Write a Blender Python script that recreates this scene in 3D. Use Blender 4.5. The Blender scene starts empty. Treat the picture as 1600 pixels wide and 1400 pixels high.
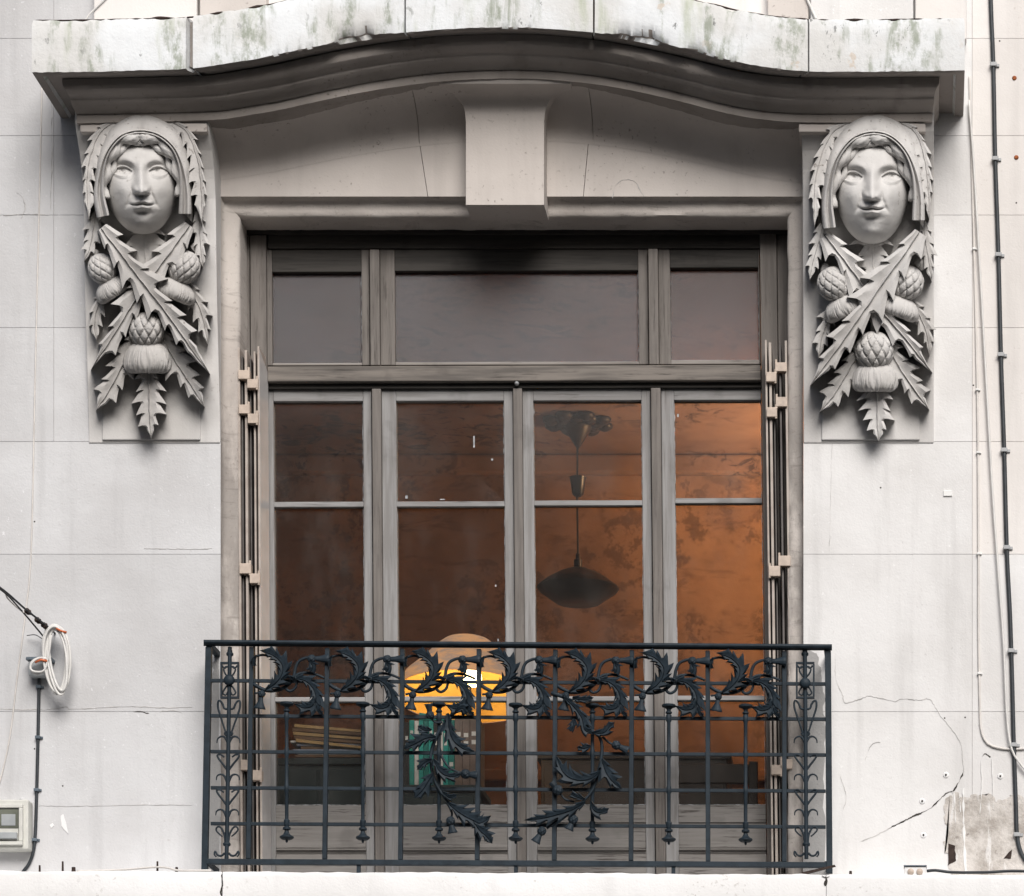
import bpy, math, random
import numpy as np
from mathutils import Vector, noise

random.seed(11)
np.random.seed(11)
SC = bpy.context.scene
COL = SC.collection

# ------------------------------------------------------------------ camera
# The photograph is a long-lens view from the street with the verticals corrected: the camera looks
# straight at the facade plane and the lens is shifted up and to the left.
PXM = 380.0                    # photograph pixels per metre on the wall plane (Y = 0)
VX, VY = 1442.0, 2280.0        # foot of the camera's axis in photograph pixels
D = 14.0                       # metres from the camera to the wall
XC, ZC = (VX - 800) / PXM, (700 - VY) / PXM
cam = bpy.data.cameras.new('camera')
cam.sensor_width = 36.0
cam.lens = 36.0 * D / (1600 / PXM)
cam.shift_x = (800 - VX) / 1600.0
cam.shift_y = (VY - 700) / 1600.0
cam.clip_start, cam.clip_end = 0.1, 400.0
camo = bpy.data.objects.new('camera', cam)
camo.location = (XC, -D, ZC)
camo.rotation_euler = (math.pi / 2, 0, 0)
COL.objects.link(camo)
SC.camera = camo

# ------------------------------------------------------------------ world, sun, exposure
SUN_DIR = Vector((0.24, -0.86, 0.70)).normalized()          # towards the sun: high, from the right
wd = bpy.data.worlds.new('World')
SC.world = wd
wd.use_nodes = True
wn = wd.node_tree
wn.nodes.clear()
sky = wn.nodes.new('ShaderNodeTexSky')
sky.sky_type = 'NISHITA'
sky.sun_disc = False
sky.sun_elevation = math.asin(SUN_DIR.z)
sky.sun_rotation = math.atan2(SUN_DIR.x, SUN_DIR.y)
sky.air_density, sky.dust_density, sky.ozone_density = 1.0, 4.0, 1.0
bg = wn.nodes.new('ShaderNodeBackground')
bg.inputs['Strength'].default_value = 0.055
wo = wn.nodes.new('ShaderNodeOutputWorld')
wn.links.new(sky.outputs[0], bg.inputs[0])
wn.links.new(bg.outputs[0], wo.inputs[0])
sl = bpy.data.lights.new('sun', 'SUN')
sl.energy = 3.0
sl.angle = math.radians(36)
sl.color = (1.0, 0.975, 0.95)
so = bpy.data.objects.new('sun', sl)
so.rotation_euler = (-SUN_DIR).to_track_quat('-Z', 'Y').to_euler()
so.location = (4, -8, 9)
COL.objects.link(so)
SC.view_settings.view_transform = 'Standard'
SC.view_settings.look = 'None'
SC.view_settings.gamma = 1.0
SC.view_settings.exposure = 0.38
SC.cycles.max_bounces = 8
SC.cycles.transparent_max_bounces = 12
SC.cycles.sample_clamp_indirect = 6.0
SC.cycles.use_denoising = True

# ------------------------------------------------------------------ mapping and mesh helpers
def P(px, py, Y=0.0):
    k = (D + Y) / D
    return (XC + (px - VX) / PXM * k, Y, ZC + (VY - py) / PXM * k)

def wx(px):
    return (px - 800) / PXM

def wz(py):
    return (700 - py) / PXM

WO = {}

def link(name, me, origin, parent):
    o = bpy.data.objects.new(name, me)
    COL.objects.link(o)
    origin = Vector(origin)
    if parent is not None:
        o.parent = parent
        o.location = origin - WO[parent.name]
    else:
        o.location = origin
    WO[o.name] = origin
    return o

def tag(o, label=None, cat=None, group=None, kind=None):
    if label: o['label'] = label
    if cat: o['category'] = cat
    if group: o['group'] = group
    if kind: o['kind'] = kind
    return o

def thing(name, label, cat, loc, group=None, kind=None):
    o = link(name, None, loc, None)
    o.empty_display_size = 0.1
    return tag(o, label, cat, group, kind)

class MB:
    def __init__(s):
        s.v, s.f = [], []
    def add(s, v, f):
        n = len(s.v)
        s.v.extend([tuple(p) for p in v])
        s.f.extend([tuple(i + n for i in q) for q in f])
        return s
    def box(s, x0, x1, y0, y1, z0, z1):
        v = [(x0, y0, z0), (x1, y0, z0), (x1, y1, z0), (x0, y1, z0), (x0, y0, z1), (x1, y0, z1), (x1, y1, z1), (x0, y1, z1)]
        f = [(0, 3, 2, 1), (4, 5, 6, 7), (0, 1, 5, 4), (1, 2, 6, 5), (2, 3, 7, 6), (3, 0, 4, 7)]
        return s.add(v, f)
    def quadbox(s, q, Y0, Y1):
        """q: four photo pixels (tl, tr, br, bl) of the front face at depth Y0, carried back to Y1"""
        a = [P(x, y, Y0) for x, y in q]
        b = [(p[0], Y1, p[2]) for p in a]
        return s.add(a + b, [(0, 3, 2, 1), (4, 5, 6, 7), (0, 1, 5, 4), (1, 2, 6, 5), (2, 3, 7, 6), (3, 0, 4, 7)])
    def pbox(s, x0, y0, x1, y1, Y0, Y1, warp=None):
        q = [(x0, y0), (x1, y0), (x1, y1), (x0, y1)]
        if warp: q = [warp(*p) for p in q]
        return s.quadbox(q, Y0, Y1)
    def prism(s, poly, Y0, Y1):
        """poly: world (x, z) outline"""
        n = len(poly)
        a = [(x, Y0, z) for x, z in poly]
        b = [(x, Y1, z) for x, z in poly]
        f = [tuple(range(n)), tuple(range(2 * n - 1, n - 1, -1))]
        f += [(i, (i + 1) % n, n + (i + 1) % n, n + i) for i in range(n)]
        return s.add(a + b, f)
    def build(s, name, mat, parent=None, smooth=False, bevel=0.0, label=None, sharp=None):
        return build(name, s.v, s.f, mat, parent, smooth, bevel, label, sharp)

def build(name, V, F, mat, parent=None, smooth=False, bevel=0.0, label=None, sharp=None):
    V = np.array(V, dtype=float).reshape(-1, 3)
    lo, hi = V.min(0), V.max(0)
    org = np.array([(lo[0] + hi[0]) / 2, (lo[1] + hi[1]) / 2, lo[2]])
    me = bpy.data.meshes.new(name)
    me.from_pydata([tuple(p) for p in (V - org)], [], [tuple(map(int, q)) for q in F])
    import bmesh
    bm = bmesh.new()
    bm.from_mesh(me)
    bmesh.ops.recalc_face_normals(bm, faces=bm.faces)
    bm.to_mesh(me)
    bm.free()
    me.materials.append(mat)
    if smooth:
        me.shade_smooth()
        if sharp:
            me.set_sharp_from_angle(angle=math.radians(sharp))
    me.update()
    o = link(name, me, org, parent)
    if bevel:
        b = o.modifiers.new('bevel', 'BEVEL')
        b.width, b.segments, b.limit_method = bevel, 2, 'ANGLE'
        b.angle_limit = math.radians(40)
    if label: o['label'] = label
    return o

def grid_faces(n, m, closed_m=False):
    f = []
    for i in range(n - 1):
        for j in range(m if closed_m else m - 1):
            a, b = i * m + j, i * m + (j + 1) % m
            f.append((a, b, b + m, a + m))
    return f

def smooth_path(pts, n):
    """Catmull-Rom through pts, n samples evenly spread along its length"""
    p = np.array(pts, float)
    if len(p) == 2:
        t = np.linspace(0, 1, n)[:, None]
        return p[0] * (1 - t) + p[1] * t
    q = np.vstack([2 * p[0] - p[1], p, 2 * p[-1] - p[-2]])
    out = []
    for i in range(1, len(q) - 2):
        a, b, c, d = q[i - 1], q[i], q[i + 1], q[i + 2]
        for t in np.linspace(0, 1, 14, endpoint=False):
            out.append(0.5 * (2 * b + (c - a) * t + (2 * a - 5 * b + 4 * c - d) * t * t + (3 * b - a - 3 * c + d) * t ** 3))
    out.append(q[-2])
    out = np.array(out)
    s = np.r_[0, np.cumsum(np.linalg.norm(np.diff(out, axis=0), axis=1))]
    t = np.linspace(0, s[-1], n)
    return np.stack([np.interp(t, s, out[:, k]) for k in range(out.shape[1])], 1)

def tube(path, r, seg=8, cap=True, mod=None):
    """tube along world points; r number or list"""
    p = np.array(path, float)
    n = len(p)
    r = np.full(n, r, float) if np.isscalar(r) else np.array(r, float)
    tg = np.gradient(p, axis=0)
    tg /= np.linalg.norm(tg, axis=1)[:, None] + 1e-12
    up = np.array([0, 1.0, 0])
    if abs(tg[0] @ up) > .9: up = np.array([1.0, 0, 0])
    V = []
    for i in range(n):
        a = up - tg[i] * (up @ tg[i])
        a /= np.linalg.norm(a) + 1e-12
        up = a
        b = np.cross(tg[i], a)
        for k in range(seg):
            th = 2 * math.pi * k / seg
            rr = r[i] * (mod(i / (n - 1), th) if mod else 1)
            V.append(p[i] + rr * (math.cos(th) * a + math.sin(th) * b))
    F = grid_faces(n, seg, True)
    if cap:
        F.append(tuple(range(seg)))
        F.append(tuple(range((n - 1) * seg, n * seg))[::-1])
    return V, F

def lathe(prof, c, seg=24, ax=(0, 0, 1)):
    """prof: (radius, along axis); c: base point"""
    ax = np.array(ax, float); ax /= np.linalg.norm(ax)
    u = np.cross(ax, [0, 1, 0] if abs(ax[1]) < .9 else [1, 0, 0]); u /= np.linalg.norm(u)
    w = np.cross(ax, u)
    c = np.array(c, float)
    V = []
    for r, h in prof:
        r = max(r, 1e-5)
        for k in range(seg):
            th = 2 * math.pi * k / seg
            V.append(c + ax * h + r * (math.cos(th) * u + math.sin(th) * w))
    F = grid_faces(len(prof), seg, True)
    F.append(tuple(range(seg)))
    F.append(tuple(range((len(prof) - 1) * seg, len(prof) * seg))[::-1])
    return V, F

def dup(o, parent, off=(0, 0, 0)):
    c = o.copy()
    COL.objects.link(c)
    c.parent = parent
    c.location = o.location + Vector(off)
    return c

def dup_tree(o, parent, off=(0, 0, 0)):
    c = dup(o, parent, off)
    for ch in list(o.children):
        g = dup(ch, c)
        for gg in list(ch.children):
            dup(gg, g)
    return c

def fbm(x, y, z, o=3):
    return noise.fractal(Vector((x, y, z)), 1.0, 2.0, o)

# ------------------------------------------------------------------ materials
class NT:
    def __init__(s, name):
        s.m = bpy.data.materials.new(name)
        s.m.use_nodes = True
        s.t = s.m.node_tree
        s.b = s.t.nodes['Principled BSDF']
        s.geo = s.t.nodes.new('ShaderNodeNewGeometry').outputs['Position']
    def n(s, typ, **kw):
        x = s.t.nodes.new(typ)
        for k, v in kw.items(): setattr(x, k, v)
        return x
    def l(s, a, b): s.t.links.new(a, b)
    def noise(s, scale, detail=4, rough=.55, loc=(0, 0, 0), dist=0.0):
        mp = s.n('ShaderNodeMapping')
        mp.inputs['Scale'].default_value = scale if hasattr(scale, '__len__') else (scale,) * 3
        mp.inputs['Location'].default_value = loc
        s.l(s.geo, mp.inputs[0])
        t = s.n('ShaderNodeTexNoise')
        t.inputs['Scale'].default_value = 1.0
        t.inputs['Detail'].default_value = detail
        t.inputs['Roughness'].default_value = rough
        t.inputs['Distortion'].default_value = dist
        s.l(mp.outputs[0], t.inputs['Vector'])
        return t.outputs['Fac']
    def ramp(s, fac, lo, hi, a=0.0, b=1.0):
        r = s.n('ShaderNodeMapRange')
        r.interpolation_type = 'SMOOTHSTEP'
        for k, v in zip(('From Min', 'From Max', 'To Min', 'To Max'), (lo, hi, a, b)):
            r.inputs[k].default_value = v
        s.l(fac, r.inputs['Value'])
        return r.outputs[0]
    def math(s, op, a, b):
        x = s.n('ShaderNodeMath', operation=op)
        for i, v in enumerate((a, b)):
            if hasattr(v, 'links'): s.l(v, x.inputs[i])
            else: x.inputs[i].default_value = v
        return x.outputs[0]
    def mix(s, fac, a, b, mode='MIX'):
        x = s.n('ShaderNodeMix', data_type='RGBA', blend_type=mode)
        for sock, v in ((x.inputs[0], fac), (x.inputs[6], a), (x.inputs[7], b)):
            if hasattr(v, 'links'): s.l(v, sock)
            elif hasattr(v, '__len__'): sock.default_value = (*v[:3], 1)
            else: sock.default_value = v
        return x.outputs[2]
    def bump(s, h, strength=.3, dist=.004, prev=None):
        x = s.n('ShaderNodeBump')
        x.inputs['Strength'].default_value = strength
        x.inputs['Distance'].default_value = dist
        s.l(h, x.inputs['Height'])
        if prev is not None: s.l(prev, x.inputs['Normal'])
        return x.outputs[0]
    def out(s, col, rough=.85, normal=None, spec=.3, metal=0.0):
        if hasattr(col, 'links'): s.l(col, s.b.inputs['Base Color'])
        else: s.b.inputs['Base Color'].default_value = (*col, 1)
        if hasattr(rough, 'links'): s.l(rough, s.b.inputs['Roughness'])
        else: s.b.inputs['Roughness'].default_value = rough
        s.b.inputs['Specular IOR Level'].default_value = spec
        s.b.inputs['Metallic'].default_value = metal
        if normal is not None: s.l(normal, s.b.inputs['Normal'])
        return s.m

def plaster(name, col, col2, var=.5, streak=.35, speck=.4, bump=.25, speckcol=(.25, .23, .21), light=None):
    m = NT(name)
    c = m.mix(m.ramp(m.noise(1.7, 5), .35, .68, 0, var), col, col2)
    st = m.ramp(m.noise((9, 9, .7), 4, .6), .5, .74, 0, streak)
    c = m.mix(st, c, tuple(x * .78 for x in col2))
    sp = m.math('MULTIPLY', m.ramp(m.noise(55, 3, .6), .60, .72), m.ramp(m.noise(3.1, 3, loc=(4, 1, 7)), .45, .65, 0, speck))
    c = m.mix(sp, c, speckcol)
    if light is not None:
        lp = m.math('MULTIPLY', m.ramp(m.noise(38, 3, .7, loc=(8, 8, 2)), .63, .68), m.ramp(m.noise(1.3, 2, loc=(1, 9, 3)), .40, .6, 0, .7))
        c = m.mix(lp, c, light)
    oi = m.n('ShaderNodeObjectInfo')
    c = m.mix(m.ramp(oi.outputs['Random'], 0, 1, 0, .22), c, tuple(x * .80 for x in col2))
    nb = m.bump(m.noise(9, 5, .6), bump * .8, .012)
    nb = m.bump(m.noise(110, 3, .6), bump, .003, nb)
    return m.out(c, .88, nb, .2)

M = {}
M['wall'] = plaster('wall_paint', (.745, .742, .74), (.63, .62, .612), 1, .48, .45, .34, (.42, .40, .39), (.84, .84, .84))
M['wall_left'] = plaster('wall_paint_left', (.60, .604, .615), (.51, .507, .512), 1, .42, .45, .40, (.40, .39, .38), (.74, .74, .76))  # wall left of the window, toned darker and cooler
M['wall_cream'] = plaster('wall_paint_cream', (.74, .715, .695), (.66, .63, .605), .9, .4, .4, .25, (.4, .35, .3))
M['stone'] = plaster('carved_stone', (.58, .57, .56), (.42, .405, .39), 1, .5, 1, .40, (.18, .16, .145))
M['face'] = plaster('carved_stone_face', (.60, .592, .582), (.46, .445, .43), 1, .40, .9, .30, (.24, .22, .20))
M['tymp'] = plaster('beige_stone', (.60, .556, .522), (.50, .46, .43), .9, .30, .9, .20, (.2, .17, .15))
M['ground'] = plaster('corbel_ground_paint', (.64, .63, .622), (.52, .505, .49), 1, .35, .6, .25, (.3, .27, .25))
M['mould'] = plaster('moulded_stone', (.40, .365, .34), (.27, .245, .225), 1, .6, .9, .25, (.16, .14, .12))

def jamb_mat():
    m = NT('weathered_jamb_stone')
    c = m.mix(m.ramp(m.noise(2.2, 5), .35, .68), (.56, .52, .485), (.45, .41, .38))
    st = m.ramp(m.noise((6, 6, 34), 6, .72, dist=.6), .54, .68, 0, .42)
    c = m.mix(st, c, (.17, .15, .135))
    c = m.mix(m.ramp(m.noise(70, 3), .62, .72, 0, .4), c, (.2, .17, .15))
    sx = m.n('ShaderNodeSeparateXYZ')
    m.l(m.geo, sx.inputs[0])
    soot = m.math('MULTIPLY', m.ramp(sx.outputs['Z'], .45, -.05, 0, .55), m.ramp(m.noise((9, 9, 3.5), 5, .65, loc=(2, 6, 1)), .36, .60))
    c = m.mix(soot, c, (.14, .125, .115))
    nb = m.bump(m.noise(60, 4, .65), .35, .006)
    return m.out(c, .9, nb, .2)
M['jamb'] = jamb_mat()

def cornice_mat():
    m = NT('weathered_white_cornice')
    c = m.mix(m.ramp(m.noise(2.6, 5), .4, .62), (.72, .745, .765), (.62, .62, .61))
    a = m.ramp(m.noise((7, 7, 1.1), 6, .68, dist=.5), .49, .62)
    b = m.ramp(m.noise((26, 26, 14), 5, .7), .40, .62)
    c = m.mix(m.math('MULTIPLY', m.math('MULTIPLY', a, b), .85), c, (.27, .30, .24))
    a2 = m.ramp(m.noise((4.5, 4.5, .8), 5, .6, loc=(5, 2, 0)), .57, .68)
    c = m.mix(m.math('MULTIPLY', a2, .75), c, (.40, .44, .33))
    d = m.math('MULTIPLY', m.ramp(m.noise((30, 30, 16), 4, .7, loc=(3, 3, 3)), .635, .69), m.ramp(m.noise(2.3, 3, loc=(7, 7, 1)), .42, .62))
    c = m.mix(m.math('MULTIPLY', d, .8), c, (.10, .105, .10))
    e = m.math('MULTIPLY', m.ramp(m.noise(9, 4, .6, loc=(2, 8, 4)), .64, .68), m.ramp(m.noise(1.6, 2, loc=(0, 5, 5)), .48, .6))
    c = m.mix(m.math('MULTIPLY', e, .6), c, (.55, .46, .37))
    nb = m.bump(m.noise(14, 5, .65), .3, .012)
    nb = m.bump(m.noise(90, 3, .6), .3, .004, nb)
    return m.out(c, .85, nb, .25)
M['cornice'] = cornice_mat()
M['soffit'] = plaster('dark_soffit_stone', (.30, .27, .25), (.22, .20, .185), .9, .1, .5, .2, (.12, .10, .09))  # darker tone for the downward faces of the slab

def wood_mat(name, along, col, dark, light, wear=.6):
    light = tuple(.55 * a + .45 * b for a, b in zip(light, col))
    m = NT(name)
    sc = {'z': (42, 42, 2.2), 'x': (2.2, 42, 42)}[along]
    sc2 = {'z': (120, 120, 5), 'x': (5, 120, 120)}[along]
    c = m.mix(m.ramp(m.noise(sc, 6, .65), .38, .62), col, light)
    c = m.mix(m.math('MULTIPLY', m.ramp(m.noise(sc2, 4, .7), .52, .66), m.ramp(m.noise(4.0, 4, loc=(3, 1, 2)), .42, .6, 0, wear)), c, dark)
    c = m.mix(m.ramp(m.noise(5.0, 4, .6, loc=(9, 2, 5)), .56, .7, 0, .45), c, tuple(x * .62 for x in col))
    nb = m.bump(m.noise(sc, 5, .65), .35, .004)
    return m.out(c, .7, nb, .25)
M['wood_z'] = wood_mat('weathered_frame_upright', 'z', (.135, .122, .112), (.04, .034, .03), (.22, .2, .185))
M['wood_x'] = wood_mat('weathered_frame_rail', 'x', (.20, .182, .168), (.06, .05, .045), (.31, .29, .27))
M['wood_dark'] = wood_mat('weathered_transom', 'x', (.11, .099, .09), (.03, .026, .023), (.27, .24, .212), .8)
M['sash'] = wood_mat('grey_painted_sash', 'z', (.215, .208, .204), (.08, .07, .065), (.34, .34, .343), .35)
M['sash_x'] = wood_mat('grey_painted_sash_rail', 'x', (.215, .208, .204), (.07, .062, .058), (.35, .35, .353), .7)
M['panel'] = wood_mat('peeling_grey_panel', 'x', (.20, .188, .177), (.05, .042, .037), (.27, .257, .245), .9)

def simple(name, col, rough=.6, spec=.4, var=.25, scale=18, bump=.1, metal=0.0, col2=None):
    m = NT(name)
    c = m.mix(m.ramp(m.noise(scale, 4), .35, .68, 0, 1), col, col2 or tuple(x * (1 - var) for x in col))
    nb = m.bump(m.noise(scale * 6, 3), bump, .003)
    return m.out(c, rough, nb, spec, metal)
M['putty'] = simple('white_putty', (.48, .50, .52), .8, .2, .5, 60, .3)
M['iron'] = simple('dark_blue_iron_paint', (.017, .027, .037), .58, .22, .35, 25, .12, 0, (.010, .017, .024))
M['shutter'] = simple('cream_steel_shutter', (.42, .375, .335), .55, .4, .3, 14, .1, 0, (.33, .28, .245))
M['shutter_face'] = simple('pale_shutter_face', (.48, .46, .45), .5, .4, .15, 10, .06)
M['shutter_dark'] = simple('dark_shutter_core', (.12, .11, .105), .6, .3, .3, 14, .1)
M['hinge'] = simple('beige_hinge_paint', (.52, .43, .36), .5, .4, .2, 30, .1)
M['ledge'] = plaster('white_ledge_paint', (.80, .80, .805), (.72, .715, .71), .8, .3, .5, .35, (.35, .33, .3))
M['cable_black'] = simple('black_cable', (.030, .036, .042), .5, .4, .3)
M['cable_white'] = simple('white_cable', (.66, .65, .63), .5, .4, .12)
M['cable_grey'] = simple('pale_painted_cable', (.66, .63, .60), .7, .3, .12)
M['clip'] = simple('grey_clip', (.35, .36, .37), .45, .5, .2)
M['rust'] = simple('rust', (.36, .12, .05), .9, .1, .5, 60, .3)
M['rust_dark'] = simple('rusty_iron', (.05, .035, .03), .85, .2, .4, 60, .3)
M['crack'] = simple('crack_shadow', (.06, .055, .05), .95, .05, .3)
M['crack_soft'] = simple('hairline_crack', (.54, .53, .52), .95, .05, .4, 20)
M['mortar'] = simple('joint_mortar', (.50, .48, .46), .95, .1, .2)
def bare_mat():
    m = NT('bare_render')
    c = m.mix(m.ramp(m.noise(6, 6, .7), .40, .66), (.58, .55, .52), (.34, .31, .28))
    c = m.mix(m.ramp(m.noise(16, 6, .75, loc=(4, 4, 4)), .58, .66, 0, .7), c, (.20, .175, .155))
    c = m.mix(m.ramp(m.noise((20, 20, 4), 5, .7, loc=(1, 7, 2)), .55, .62, 0, .75), c, (.68, .67, .66))
    nb = m.bump(m.noise(24, 6, .7), .8, .012)
    return m.out(c, .95, nb, .1)
M['bare'] = bare_mat()
M['drip'] = simple('white_paint_drip', (.74, .74, .73), .7, .3, .1)
M['box'] = simple('cream_plastic', (.58, .58, .54), .5, .4, .12)
M['box_grey'] = simple('grey_plastic', (.34, .36, .37), .5, .4, .15)
M['box_dark'] = simple('slate_plastic', (.10, .13, .16), .45, .5, .2)
M['box_win'] = simple('tinted_meter_window', (.16, .17, .14), .2, .5, .3)
M['orange_wire'] = simple('orange_wire', (.55, .14, .05), .5, .4, .1)
def room_mat():
    m = NT('terracotta_room_wall')
    c = m.mix(m.ramp(m.noise(1.6, 5), .35, .65), (.46, .27, .165), (.29, .165, .10))
    c = m.mix(m.ramp(m.noise((3, 3, 9), 6, .7, loc=(2, 0, 5), dist=.5), .52, .66, 0, .5), c, (.13, .072, .045))
    b = m.math('MULTIPLY', m.ramp(m.noise((2.2, 2.2, 1.6), 3, loc=(6, 1, 1)), .50, .58), m.ramp(m.noise(11, 6, .75, loc=(1, 3, 8)), .48, .58))
    c = m.mix(m.math('MULTIPLY', b, .55), c, (.075, .045, .032))
    return m.out(c, .9, m.bump(m.noise(14, 5), .3, .01), .2)
M['room_wall'] = room_mat()
def ceiling_mat():
    m = NT('ornate_ceiling_plaster')
    c = m.mix(m.ramp(m.noise(3, 4), .35, .65), (.38, .225, .14), (.28, .16, .10))
    c = m.mix(m.math('MULTIPLY', m.ramp(m.noise(9, 6, .75, dist=.8), .50, .60), m.ramp(m.noise(1.1, 2), .42, .55, 0, .85)), c, (.06, .035, .025))
    return m.out(c, .9)
M['ceiling'] = ceiling_mat()
M['wall_stain'] = plaster('dark_peeled_wall', (.31, .175, .105), (.17, .095, .058), 1, .5, 1, .3, (.05, .03, .02))
M['dark_wood'] = simple('dark_polished_wood', (.030, .018, .013), .4, .4, .4, 8)
M['floorboards'] = simple('brown_floorboards', (.12, .06, .035), .5, .4, .4, 6)
M['teal_wood'] = simple('dark_teal_cabinet', (.035, .052, .055), .4, .4, .3, 8)
M['head_shade_wood'] = wood_mat('shaded_head_rail', 'x', (.038, .035, .032), (.015, .014, .012), (.07, .064, .058), .6)  # near-black colour carries the recess shade under lintel and transom
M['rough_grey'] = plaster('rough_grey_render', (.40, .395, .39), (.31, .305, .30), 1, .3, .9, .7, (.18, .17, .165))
M['lamp_black'] = simple('black_enamel', (.012, .011, .012), .35, .5, .3)
M['lamp_shell'] = simple('worn_terracotta_shell', (.50, .26, .13), .7, .3, .5, 14, .2, 0, (.33, .22, .16))
def shell_mat():
    m = NT('glowing_terracotta_shell')
    c = m.mix(m.ramp(m.noise((9, 9, 22), 5, .65), .40, .62), (.62, .33, .16), (.36, .25, .19))
    m.out(c, .7, m.bump(m.noise(30, 4), .2, .004), .3)
    m.l(c, m.b.inputs['Emission Color'])
    m.b.inputs['Emission Strength'].default_value = .55
    return m.m
M['lamp_shell'] = shell_mat()
M['lamp_in'] = simple('yellow_lamp_lining', (.92, .62, .17), .7, .2, .05)
for nm, c in (('paper_white', (.66, .65, .63)), ('paper_tan', (.42, .27, .12)), ('paper_blue', (.30, .33, .42)), ('paper_brown', (.16, .09, .05)),
              ('mirror_teal', (.05, .40, .35)), ('mirror_green', (.03, .22, .19)), ('mirror_white', (.85, .83, .80)), ('mirror_brown', (.24, .18, .155)), ('mirror_dark', (.05, .045, .045))):
    M[nm] = simple(nm, c, .7, .2, .2, 30)
M['street'] = simple('asphalt', (.06, .06, .06), .9, .2, .3, 4)
M['opp'] = plaster('opposite_render', (.30, .28, .26), (.22, .20, .19), .8, .3, .3, .1)
M['leafage'] = simple('tree_leaves', (.05, .07, .03), .7, .2, .4, 3)
M['opp_glass'] = simple('opposite_window_glass', (.03, .035, .04), .15, .5, .2)

def glass_mat(name, frosted=False):
    m = NT(name)
    t = m.t
    t.nodes.remove(m.b)
    out = [x for x in t.nodes if x.type == 'OUTPUT_MATERIAL'][0]
    tr = m.n('ShaderNodeBsdfTransparent')
    gl = m.n('ShaderNodeBsdfGlossy')
    gl.inputs['Roughness'].default_value = .075
    fr = m.n('ShaderNodeFresnel')
    fr.inputs['IOR'].default_value = 1.46
    mx = m.n('ShaderNodeMixShader')
    if frosted:
        tr.inputs['Color'].default_value = (.90, .74, .64, 1)
        gl.inputs['Roughness'].default_value = .42
        w = m.n('ShaderNodeTexVoronoi')
        mp = m.n('ShaderNodeMapping')
        mp.inputs['Scale'].default_value = (75, 75, 48)
        mp.inputs['Rotation'].default_value = (0, .6, 0)
        m.l(m.geo, mp.inputs[0]); m.l(mp.outputs[0], w.inputs['Vector'])
        nb = m.bump(w.outputs['Distance'], .30, .005)
        m.l(nb, gl.inputs['Normal'])
        fr.inputs['IOR'].default_value = 1.62
        df = m.n('ShaderNodeBsdfDiffuse')
        dc = m.mix(m.ramp(m.noise(3, 4), .35, .65), (.056, .067, .086), (.034, .038, .046))  # blue of the sky's reflection put into the diffuse colour
        dc = m.mix(m.ramp(w.outputs['Distance'], .15, .75), (.070, .083, .106), dc)
        m.l(dc, df.inputs['Color'])
        m.l(nb, df.inputs['Normal'])
        m2 = m.n('ShaderNodeMixShader')
        m2.inputs[0].default_value = .42
        m.l(tr.outputs[0], m2.inputs[1]); m.l(df.outputs[0], m2.inputs[2])
        base = m2.outputs[0]
    else:
        tr.inputs['Color'].default_value = (.90, .90, .89, 1)
        nb = m.bump(m.noise(2.2, 2), .05, .02)
        m.l(nb, gl.inputs['Normal'])
        df = m.n('ShaderNodeBsdfDiffuse')
        df.inputs['Color'].default_value = (.42, .40, .38, 1)
        m2 = m.n('ShaderNodeMixShader')
        m.l(m.ramp(m.noise((6, 6, 3), 5, .65), .42, .75, .02, .052), m2.inputs[0])
        m.l(tr.outputs[0], m2.inputs[1]); m.l(df.outputs[0], m2.inputs[2])
        base = m2.outputs[0]
    m.l(fr.outputs[0], mx.inputs[0])
    m.l(base, mx.inputs[1]); m.l(gl.outputs[0], mx.inputs[2])
    m.l(mx.outputs[0], out.inputs[0])
    return m.m
M['glass'] = glass_mat('old_window_glass')
M['frosted'] = glass_mat('frosted_window_glass', True)

def emit_mat(name, col, s):
    m = NT(name)
    m.b.inputs['Base Color'].default_value = (*col, 1)
    m.b.inputs['Emission Color'].default_value = (*col, 1)
    m.b.inputs['Emission Strength'].default_value = s
    return m.m
M['bulb'] = emit_mat('lit_bulb', (1.0, .72, .35), 14)

# ================================================================== the street and what stands across it
def structure(o): return tag(o, kind='structure')
structure(MB().box(-40, 40, -45, 12, -6.1, -5.8).build('street', M['street']))
opp = thing('opposite_house', 'plain rendered house across the street, behind the camera, seen only mirrored in the panes', 'house', (0, -16.5, -5.8))
MB().box(-16, 16, -22, -16.5, -5.8, 4.55).build('wall', M['opp'], opp)
ow0 = None
for r in range(3):
    for c in range(9):
        x, z = -13.2 + c * 3.3, -4.6 + r * 3.0
        if ow0 is None:
            ow0 = MB().box(x - .6, x + .6, -16.48, -16.46, z, z + 1.8).build('window', M['opp_glass'], opp)
            MB().box(x - .7, x + .7, -16.49, -16.4, z - .1, z - .02).build('sill', M['opp'], ow0)
            x0, z0 = x, z
        else:
            dup_tree(ow0, opp, (x - x0, 0, z - z0))

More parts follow.
